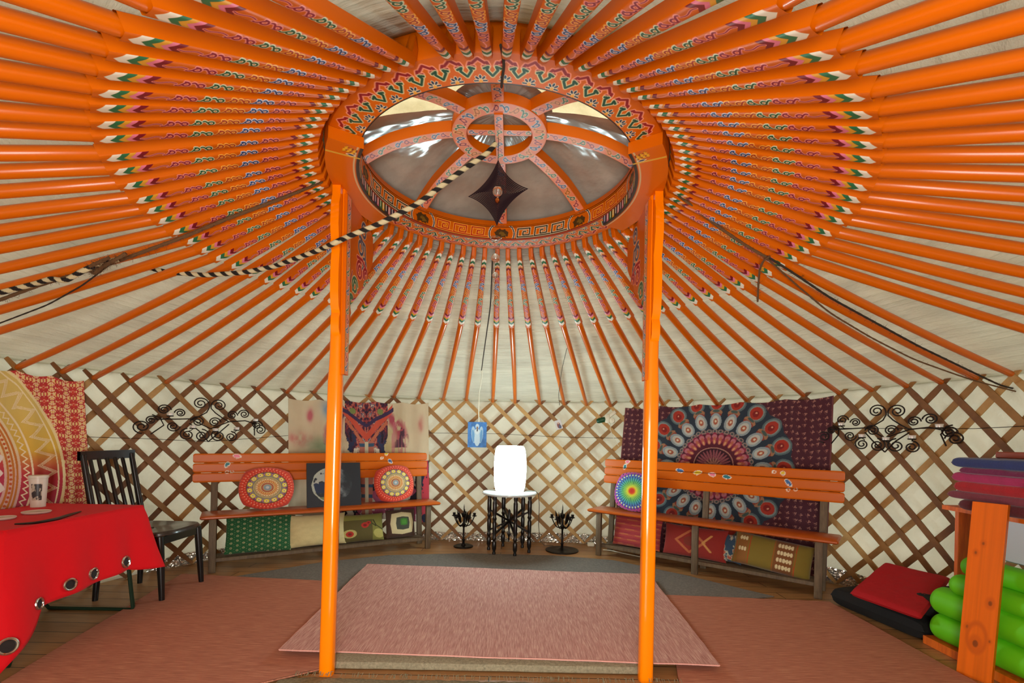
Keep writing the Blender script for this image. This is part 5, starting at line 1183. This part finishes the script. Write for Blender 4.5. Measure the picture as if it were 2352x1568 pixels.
for dz, r in ((-0.122, 0.026), (-0.222, 0.019)): MB().lathe(o0 + [0, 0, dz], [(r * math.sin(PI * q), -r * math.cos(PI * q)) for q in np.linspace(0, 1, 12)], 14).build('glass_ball', M_glass, cm)
pts = [atd(1131, 598, 2.72), atd(1127, 700, 3.1), atd(1111, 812, 3.9), atd(1106, 850, 4.15)]
mb = MB().tube(smooth_path(pts, 20), 0.0042, 6); tag(mb.build('hanging_cord', M_dark), 'dark cord falling from the crystal mobile towards the lattice', 'cord')
pts = [atd(1106, 845, 4.13), atd(1108, 860, 4.2), atd(1101, 900, 4.55), atd(1099, 940, 4.62), atd(1100, 968, 4.66)]
mb = MB().tube(smooth_path(pts, 16), 0.004, 6); tag(mb.build('pale_cable', mat('white_plastic', (0.86, 0.84, 0.74))), 'pale cable hanging down to the blue winged figure picture', 'cable')
mb = MB().tube(smooth_path([on_roof(1302, 800, 0.03), on_roof(1290, 850, 0.03), on_roof(1283, 905, 0.03), on_roof(1285, 930, 0.03)], 16), 0.0028, 6); tag(mb.build('pale_cable', MATS['grey_cord']), 'thin grey cable on the roof canvas right of the lamp', 'cable')

# ------------------------------------------------------------------ black chair
ch = thing('dining_chair', 'black wooden slat-back chair beside the red table', 'chair', (-2.42, 1.05, 0))
fx, bx, y0, y1 = -2.21, -2.63, 0.86, 1.25
def leg(p0, p1, r0, r1): MB().tube([p0, tuple((np.array(p0) + np.array(p1)) / 2), p1], [r0, (r0 + r1) / 2 + 0.002, r1], 12).build('leg', M_black, ch)
leg((fx + 0.01, y0, 0), (fx - 0.02, y0 + 0.01, 0.43), 0.016, 0.024); leg((fx + 0.01, y1, 0), (fx - 0.02, y1 - 0.01, 0.43), 0.016, 0.024)
leg((bx - 0.02, y0 + 0.01, 0), (bx, y0 + 0.02, 0.43), 0.016, 0.022); leg((bx - 0.02, y1 - 0.01, 0), (bx, y1 - 0.02, 0.43), 0.016, 0.022)
o_ = np.array([(0.24 * (abs(math.cos(t)) ** 0.6) * np.sign(math.cos(t)), 0.225 * (abs(math.sin(t)) ** 0.6) * np.sign(math.sin(t))) for t in np.linspace(0, 2 * PI, 41)[:-1]])
G = np.array([[(-2.41 + x * s, 1.055 + y * s, z + (0.006 * (x / 0.24) ** 2 if s < 1 else 0)) for s, z in ((0.90, 0.428), (1.0, 0.436), (1.0, 0.450), (0.96, 0.458), (0.5, 0.452), (0.01, 0.450))] for x, y in o_])
MB().grid(G, closed_u=True, flip=True).build('seat', noise_mat('worn_black_seat', (0.10, 0.09, 0.08), (0.24, 0.21, 0.18), 12, rough=0.28, coat=0.3), ch)
mb = MB(); mb.beam((fx - 0.02, y0 + 0.03, 0.40), (fx - 0.02, y1 - 0.03, 0.40), 0.02, 0.05); mb.beam((bx, y0 + 0.03, 0.40), (bx, y1 - 0.03, 0.40), 0.02, 0.05)
for yy in (y0 + 0.02, y1 - 0.02): mb.beam((fx - 0.03, yy, 0.40), (bx, yy, 0.40), 0.02, 0.05)
mb.build('seat_frame', M_black, ch)
for yy, nm in ((y0 + 0.0, 'back_post'), (y1 + 0.0, 'back_post')): MB().tube([(bx, yy, 0.43), (bx - 0.03, yy, 0.55), (bx - 0.11, yy, 0.96)], [0.021, 0.021, 0.017], 10).build('back_post', M_black, ch)
mb = MB(); q = np.linspace(-1, 1, 9); mb.grid(np.array([[(bx - 0.113 - 0.02 * (1 - t * t) + dx, 1.055 + t * 0.22, zz) for dx, zz in ((-0.011, 0.925), (0.011, 0.925), (0.011, 0.985), (-0.011, 0.985), (-0.011, 0.925))] for t in q])); mb.build('top_rail', M_black, ch)
for i in range(5):
    yy = y0 + 0.065 + i * 0.065; MB().beam((bx - 0.003, yy, 0.46), (bx - 0.122, yy, 0.935), 0.026, 0.012, up=(0, 1, 0) if False else (1, 0, 0.2), bev=0.002).build('back_slat', M_black, ch)

# ------------------------------------------------------------------ table with red cloth
M_gleg = mat('green_metal_tube', (0.10, 0.20, 0.13), rough=0.45, metal=0.3)
TX0, TX1, TY0, TY1, TZ = -2.85, -2.235, -0.07, 0.735, 0.655
tbl = thing('folding_table', 'folding table with green metal tube legs under the red cloth', 'table', (-2.56, 0.33, 0))
mb = MB().box(((TX0 + TX1) / 2, (TY0 + TY1) / 2, TZ - 0.015), (TX1 - TX0 - 0.01, TY1 - TY0 - 0.01, 0.026), bev=0.004); mb.build('table_top', M_gleg, tbl)
for yy in (TY0 + 0.06, TY1 - 0.03):
    mb = MB().tube([(TX1 - 0.09, yy - 0.02, TZ - 0.03), (TX1 - 0.03, yy, 0.03), (TX1 - 0.035, yy, 0.012), (TX1 - 0.06, yy, 0.011), (TX0 + 0.06, yy, 0.011), (TX0 + 0.04, yy, 0.03), (TX0 + 0.08, yy - 0.02, TZ - 0.03)], 0.011, 8); mb.build('leg', M_gleg, tbl)
# cloth: perimeter rings
nP = 260
def perim(u):
    w, h = TX1 - TX0, TY1 - TY0; L = 2 * (w + h); d = (u % 1) * L
    if d < h: return (TX1, TY0 + d, (1, 0), min(d, h - d))
    d -= h
    if d < w: return (TX1 - d, TY1, (0, 1), min(d, w - d))
    d -= w
    if d < h: return (TX0, TY1 - d, (-1, 0), min(d, h - d))
    d -= h; return (TX0 + d, TY0, (0, -1), min(d, w - d))
rows = []
for i in range(nP):
    u = i / nP; x, y, nn, dc = perim(u); cxn, cyn = (x - (TX0 + TX1) / 2), (y - (TY0 + TY1) / 2)
    k = math.exp(-(dc / 0.105) ** 2); cn = np.array([np.sign(cxn), np.sign(cyn)]) / math.sqrt(2); nv = np.array(nn) * (1 - k) + cn * k
    back = x < TX0 + 0.03
    base_drop = 0.37 + 0.06 * (1 - (y - TY0) / (TY1 - TY0)) - 0.02
    if back: base_drop = 0.12
    drop = base_drop + 0.20 * max(0, 1 - dc / 0.15) ** 0.8 * (1.0 if y < 0.3 else 0.3)
    col = []
    for j in range(22):
        t = j / 21.0; z = TZ + 0.004 - drop * t
        flare = 0.012 * min(1, t * 6) + (0.02 + 0.085 * k) * t ** 1.2 * (1 if not back else 0.1) + 0.012 * math.sin(u * 2 * PI * 11) * t * (1 - k) + 0.03 * math.sin(dc * 30) * t * math.exp(-(dc / 0.12) ** 2) * (dc > 0.01)
        col.append((x + nv[0] * flare, y + nv[1] * flare, z))
    rows.append(col)
G = np.array(rows); mb = MB().grid(G, closed_u=True)
U, V = np.meshgrid(np.linspace(TX0, TX1, 30), np.linspace(TY0, TY1, 30), indexing='ij'); mb.grid(np.stack([U, V, TZ + 0.004 + 0.0015 * vnoise(U * 9 + 60, V * 9 + 60, 4)], -1), flip=False)
M_red = mat('red_cloth', (0.87, 0.05, 0.10), rough=0.8, sheen=0.05, spec=0.25, bump=dict(s=400, k=0.3, d=0.002))
clo = mb.build('tablecloth', M_red, solid=0.0025); tag(clo, 'bright red cloth with silver eyelets draped over the left table', 'tablecloth')
def eyelet(u, t_row, r):
    i = int(u * nP) % nP; g = G[i, t_row]; a = G[(i + 2) % nP, t_row] - G[i - 2, t_row]; b = G[i, min(21, t_row + 1)] - G[i, t_row - 1]
    n = np.cross(a, b); n /= np.linalg.norm(n); xc = np.array([g[0] - (TX0 + TX1) / 2, g[1] - (TY0 + TY1) / 2, 0.0])
    if n @ xc < 0: n = -n
    q = Vector((0, 0, 1)).rotation_difference(Vector(n)); R = np.array(q.to_matrix()); T = np.linspace(0, 2 * PI, 25)[:-1]
    pts = [(g + n * 0.004) + R @ np.array([r * math.cos(t), r * math.sin(t), 0]) for t in T]
    MB().tube(np.array(pts), r * 0.22, 8, closed=True).build('eyelet', M_chrome, clo, world=False, label='silver metal eyelet')
    mb = MB(); mb.add([(g + n * 0.0032) + R @ np.array([r * 0.85 * math.cos(t), r * 0.85 * math.sin(t), 0]) for t in T], [list(range(24))])
    mb.build('eyelet_hole', mat('dark_opening', (0.10, 0.06, 0.05), rough=0.6), clo, world=False, label='dark opening of an eyelet')
Lp = 2 * ((TX1 - TX0) + (TY1 - TY0))
for d, rr in ((0.14, 0.026), (0.29, 0.028), (0.44, 0.029), (0.64, 0.031)): eyelet(d / Lp, 18, rr)
eyelet(0.008, 18, 0.032); eyelet((TY1 - TY0 + 0.09) / Lp, 17, 0.022)
# on the table
zc = TZ + 0.007
c = atz(76, 1163, zc); cp = thing('white_tumbler', 'white tumbler with a dark picture label on the red table', 'tumbler', (c[0] + 0.03, c[1], zc))
nT, nZ = 96, 44; T, Z = np.meshgrid(np.linspace(0, 2 * PI, nT + 1)[:-1], np.linspace(0, 1, nZ), indexing='ij')
P = Paint(T, Z, hexc('d8d2c2')); box = (np.abs(((T - math.radians(-58) + PI) % (2 * PI)) - PI) < 0.62) & (Z > 0.25) & (Z < 0.80); nz = vnoise(T * 3 + 9, Z * 7 + 3, 4); P.C[box] = np.where(nz[..., None] > 0.55, np.array(hexc('b8ae98')), np.array(hexc('3a3838')))[box]
rr = 0.034 + 0.009 * Z; MB().grid(np.stack([rr * np.cos(T), rr * np.sin(T), Z * 0.175], -1), P.C, closed_u=True).build('cup_body', mat('printed_cup', vcol=True, rough=0.35), cp, world=False)
MB().lathe((0, 0, 0.172), [(0.042, 0), (0.046, 0.002), (0.046, 0.012), (0.043, 0.018), (0.0, 0.018)], 32).build('cup_lid', mat('cream_lid', (0.85, 0.83, 0.76), rough=0.3), cp, world=False)
MB().lathe((0, 0, 0), [(0.0, 0.001), (0.034, 0.001), (0.034, 0.003), (0.0, 0.003)], 24).build('cup_bottom', MATS['cream_lid'], cp, world=False)
def dish(lab, px, py, r):
    c = atz(px, py, zc); o = MB().lathe((c[0], c[1], zc), [(0.0, 0.001), (r * 0.9, 0.001), (r, 0.008), (r * 0.97, 0.012), (r * 0.88, 0.007), (0, 0.006)], 32).build('white_coaster', mat('white_ceramic', (0.82, 0.74, 0.68), rough=0.35)); tag(o, lab, 'coaster', 'white coasters on the red table')
dish('round white coaster in front of the tumbler on the red table', 84, 1178, 0.062); dish('white coaster cut by the left edge of the photo', 4, 1192, 0.055)
S = smooth_path([atz(34, 1203, zc + 0.004), atz(80, 1201, zc + 0.004), atz(130, 1192, zc + 0.004), atz(186, 1174, zc + 0.004)], 20)
q = np.linspace(0, 1, len(S)); tag(MB().tube(S, 0.0035 + 0.006 * np.sin(q * PI), 8).build('incense_holder', M_black), 'slim black curved incense holder lying on the red table', 'incense holder')

# ------------------------------------------------------------------ right side: shelf, rolls, folded blankets, mats
sh = thing('storage_shelf', 'orange stained wooden shelf holding the green rolls', 'shelf', (2.6, -0.1, 0))
M_sh = noise_mat('orange_stained_pine', (0.80, 0.36, 0.06), (0.93, 0.46, 0.08), 5, scale3=(8, 8, 1), rough=0.5, k=0.1, lo=0.35, hi=0.65)
def knotty():
    U, V = np.meshgrid(np.linspace(-1, 1, 60), np.linspace(0, 1, 260), indexing='ij'); g = vnoise(U * 5 + 9, V * 1.3 + 4, 6)
    P = Paint(U * 0.065, V * 0.86, 0); P.C = np.array((0.90, 0.42, 0.04)) * (0.90 + 0.18 * g[..., None]); kn = hexc('8a4214')
    for x, y, r in ((-0.035, 0.61, 0.004), (0.035, 0.38, 0.007), (-0.04, 0.24, 0.005), (-0.005, 0.17, 0.010), (0.045, 0.20, 0.003), (-0.01, 0.66, 0.004)):
        d = np.hypot(P.U - x, (P.V - y) * 0.6); P.fill(d - r * 2.6, np.array((0.82, 0.37, 0.04)), 0.01); P.fill(d - r, kn, 0.004)
    P.fill(np.abs(np.hypot(P.U + 0.003, (P.V - 0.20) * 0.5) - 0.035) - 0.006, np.array((0.80, 0.36, 0.05)), 0.008)
    return P
p0 = atz(2197, 1542, 0); p1 = p0 + np.array([0.055, -0.125, 0]); d_ = (p1 - p0) / np.linalg.norm(p1 - p0); nn = np.array([d_[1], -d_[0], 0]); nn = nn if nn[0] < 0 else -nn
P = knotty(); ctr = (p0 + p1) / 2; lean = np.array([0.065, 0.0, 0])
pts = ctr + P.U[..., None] * d_ + np.array([0, 0, 1.0]) * P.V[..., None] + lean * (P.V / 0.86)[..., None]
mb = MB().grid(pts + nn * 0.011, P.C, flip=False)
for s_, e_ in ((0, 1),):
    fr = pts + nn * 0.011; bk = pts - nn * 0.011
    for a_, b_ in ((fr[:, 0], bk[:, 0]), (bk[:, -1], fr[:, -1]), (bk[0], fr[0]), (fr[-1], bk[-1])): mb.grid(np.stack([a_, b_], 1), ORG)
    mb.grid(bk[::10, ::20], ORG, flip=True)
mb.build('front_upright', mat('knotty_board', vcol=True, rough=0.42, coat=0.15), sh)
SY1, SY0 = 0.465, -0.85
def board(z, t, xf, xn, name):
    P4 = [(xf, SY1), (2.86, SY1), (2.86, SY0), (xn, SY0)]
    m = MB(); m.add([(x, y, z - t / 2) for x, y in P4] + [(x, y, z + t / 2) for x, y in P4], [[0, 1, 2, 3], [7, 6, 5, 4], [0, 4, 5, 1], [1, 5, 6, 2], [2, 6, 7, 3], [3, 7, 4, 0]])
    m.build(name, M_sh, sh, smooth=False)
board(0.784, 0.024, 2.565, 2.46, 'top_board'); board(0.024, 0.045, 2.47, 2.44, 'bottom_board')
for yy in (SY1 - 0.015, SY0 + 0.02): MB().box((2.70, yy, 0.409), (0.13, 0.022, 0.724), bev=0.002).build('back_upright', M_sh, sh)
MB().box((2.475, SY0 + 0.12, 0.409), (0.022, 0.13, 0.724), bev=0.002).build('front_upright', M_sh, sh)
o = MB().box((2.64, -0.14, 0.660), (0.05, 0.90, 0.215), bev=0.006).build('grey_case', mat('brushed_grey', (0.74, 0.76, 0.77), rough=0.3, metal=0.0, coat=0.3)); tag(o, 'smooth grey case lying on the green bolsters behind the front board', 'case')
M_green = mat('lime_green_fabric', (0.40, 0.80, 0.05), rough=0.6, bump=dict(s=200, k=0.1, d=0.002))
def roll(lab, x, y1, z, r, L=0.95):
    prof = [(0, -L / 2)] + [(r * math.sin(a), -L / 2 + 0.05 - 0.05 * math.cos(a)) for a in np.linspace(0.15, PI / 2, 7)] + [(r, L / 2 - 0.05)] + [(r * math.sin(a), L / 2 - 0.05 - 0.05 * math.cos(a)) for a in np.linspace(PI / 2, PI - 0.15, 7)] + [(0, L / 2)]
    o = MB().lathe((x, y1 - L / 2, z), prof, 32, axis=(0, 1, 0)).build('green_bolster', M_green); tag(o, lab, 'bolster', 'green bolsters on the shelf')
rolls = [('lime green bolster on the shelf, lowest of the pile', 2.535, 0.45, 0.122, 0.075), ('lime green bolster, thick one second from the bottom of the pile', 2.535, 0.45, 0.266, 0.077),
         ('lime green bolster second from the top of the pile', 2.53, 0.35, 0.385, 0.058), ('lime green bolster on top of the pile under the shelf board', 2.57, 0.33, 0.490, 0.056)]
for r in rolls: roll(*r)
roll('lime green bolster at the back of the bottom shelf row', 2.72, 0.36, 0.118, 0.066); roll('lime green bolster at the back of the middle shelf row', 2.73, 0.36, 0.255, 0.068)
# folded blankets
def blanket(lab, c, w, d, t, col, ang=0.0, name='folded_blanket', rib=0, group='folded blankets on the shelf', taper=0.35, m=None):
    n = 60; U, V = np.meshgrid(np.linspace(-1, 1, n), np.linspace(-1, 1, n), indexing='ij')
    e = (1 - np.abs(U) ** 16) * (1 - np.abs(V) ** 16); hgt = np.clip(e, 0, 1) ** 0.42; sg = 0.010 * (vnoise(U * 2 + 9 + len(lab), V * 2 + 5, 3) - 0.5)
    if rib: sg = sg + 0.004 * np.sin(V * rib)
    c_, s_ = math.cos(ang), math.sin(ang); x = U * w / 2; y = V * d / 2 * (1 - 0.04 * np.abs(U))
    B = np.stack([c[0] + x * c_ - y * s_, c[1] + x * s_ + y * c_, np.full(U.shape, c[2])], -1)
    up = B.copy(); up[..., 2] += t / 2 * hgt + sg * hgt; dn = B.copy(); dn[..., 2] -= t / 2 * hgt
    nz = vnoise(U * 9 + 20, V * 9 + 20, 11); cc = np.array(col) * (0.93 + 0.14 * nz[..., None])
    o = MB().grid(up, cc).grid(dn, cc, flip=True).build(name, m or M_cush); tag(o, lab, 'blanket', group); return o
zz = 0.797
cols = [('dark maroon folded blanket at the bottom of the shelf stack', hexc('5a1420'), 0.058, 0.29, 0.0), ('dusty mauve folded blanket above the dark maroon one', hexc('7a2f3e'), 0.044, 0.335, 0.02), ('bright red folded blanket in the middle of the shelf stack', hexc('a80f1c'), 0.056, 0.31, 0.01),
        ('magenta folded blanket above the bright red one', hexc('a8265c'), 0.050, 0.32, 0.02), ('purple folded blanket just under the blue one', hexc('6e1448'), 0.034, 0.29, 0.0), ('royal blue folded blanket on top of the shelf stack', hexc('22356e'), 0.052, 0.32, 0.01)]
for lab, c, t, d, dx in cols:
    blanket(lab, (2.66 + dx * 0.3, 0.13 + (d - 0.30), zz + t / 2), 0.34, d * 1.25, t * 1.06, c); zz += t * 0.93
o = MB().box((2.80, 0.22, 1.125), (0.12, 0.20, 0.03), bev=0.003)
zz2 = zz + 0.03
o = MB().box((2.74, 0.18, zz + 0.022), (0.14, 0.20, 0.034), bev=0.004).build('orange_box', mat('orange_box', (0.62, 0.25, 0.10), rough=0.5)); tag(o, 'small flat orange box on top of the blue blanket', 'box')
kn = blanket('dark charcoal knitted blanket at the right edge of the photo', (2.57, -0.26, 0.797 + 0.045), 0.28, 0.30, 0.09, hexc('2c2c28'), rib=30, name='knitted_blanket')
blanket('white folded blanket on the dark knitted one at the right edge', (2.58, -0.26, 0.89 + 0.010), 0.26, 0.26, 0.045, hexc('cfc7ac'))
blanket('yellow ribbed blanket on top at the right edge of the photo', (2.57, -0.25, 0.92 + 0.03), 0.30, 0.31, 0.07, hexc('d8b010'), rib=26)
# black and red mats on the floor
def slab(name, lab, P4, t, col, m, cat='mat', n=40, seed=4, fold=0.0):
    P4 = [np.array(p, float) for p in P4]; U, V = np.meshgrid(np.linspace(0, 1, n), np.linspace(0, 1, n), indexing='ij')
    B = (1 - V)[..., None] * ((1 - U)[..., None] * P4[0] + U[..., None] * P4[1]) + V[..., None] * ((1 - U)[..., None] * P4[3] + U[..., None] * P4[2])
    e = np.clip((1 - np.abs(2 * U - 1) ** 12) * (1 - np.abs(2 * V - 1) ** 12), 0, 1) ** 0.4; w_ = 0.015 * (vnoise(U * 3 + 6, V * 3 + 8, seed) - 0.5)
    up = B.copy(); up[..., 2] += (t / 2 + w_) * e; dn = B.copy(); dn[..., 2] -= t / 2 * e
    o = MB().grid(up, col).grid(dn, col, flip=True).build(name, m); tag(o, lab, cat); return o
M_blackfab = mat('black_fabric', (0.075, 0.072, 0.068), rough=0.85, bump=dict(s=160, k=0.2, d=0.003)); M_redfab = mat('crimson_fabric', (0.66, 0.02, 0.07), rough=0.8, bump=dict(s=25, k=0.4, d=0.01))
A0 = atz(1900, 1385, 0.0); A1 = atz(2128, 1482, 0.0)
A0 = A0 + [0.02, 0.0, 0]; A1 = A1 + [0.0, 0.02, 0]
slab('black_mat', 'thick black folded mat on the floor below the red one', [(A0[0] + 0.0, A0[1], 0.062), (A1[0], A1[1], 0.062), (2.90, 0.66, 0.062), (2.76, 1.22, 0.062)], 0.124, (0.1, 0.1, 0.1), M_blackfab)
q0 = atz(1952, 1362, 0.165); q1 = atz(2116, 1420, 0.165); q2 = atd(2184, 1330, 2.93); q3 = atd(2032, 1294, 3.18)
slab('red_mat', 'crimson mat sloping up against the right lattice wall', [q0, q1, q2, q3], 0.05, (0.6, 0.05, 0.08), M_redfab)
slab('black_cushion', 'soft black cushion slumped between the red mat and the shelf', [(2.50, 0.63, 0.18), (2.54, 0.49, 0.18), (2.86, 0.50, 0.22), (2.84, 0.65, 0.24)], 0.11, (0.1, 0.1, 0.1), M_blackfab, 'cushion')
# floor cable and socket block by the right bench
tag(MB().tube(smooth_path([atz(1385, 1262, 0.01), atz(1405, 1264, 0.01), atz(1430, 1270, 0.01), atz(1470, 1278, 0.01)], 14), 0.005, 6).build('white_cable', MATS['white_plastic']), 'white cable on the floor under the right bench', 'cable')
c = atz(1357, 1250, 0.02); tag(MB().box((c[0], c[1], 0.022), (0.07, 0.045, 0.04), bev=0.005).build('socket_block', MATS['white_plastic']), 'small white socket block on the floor left of the right bench', 'socket')
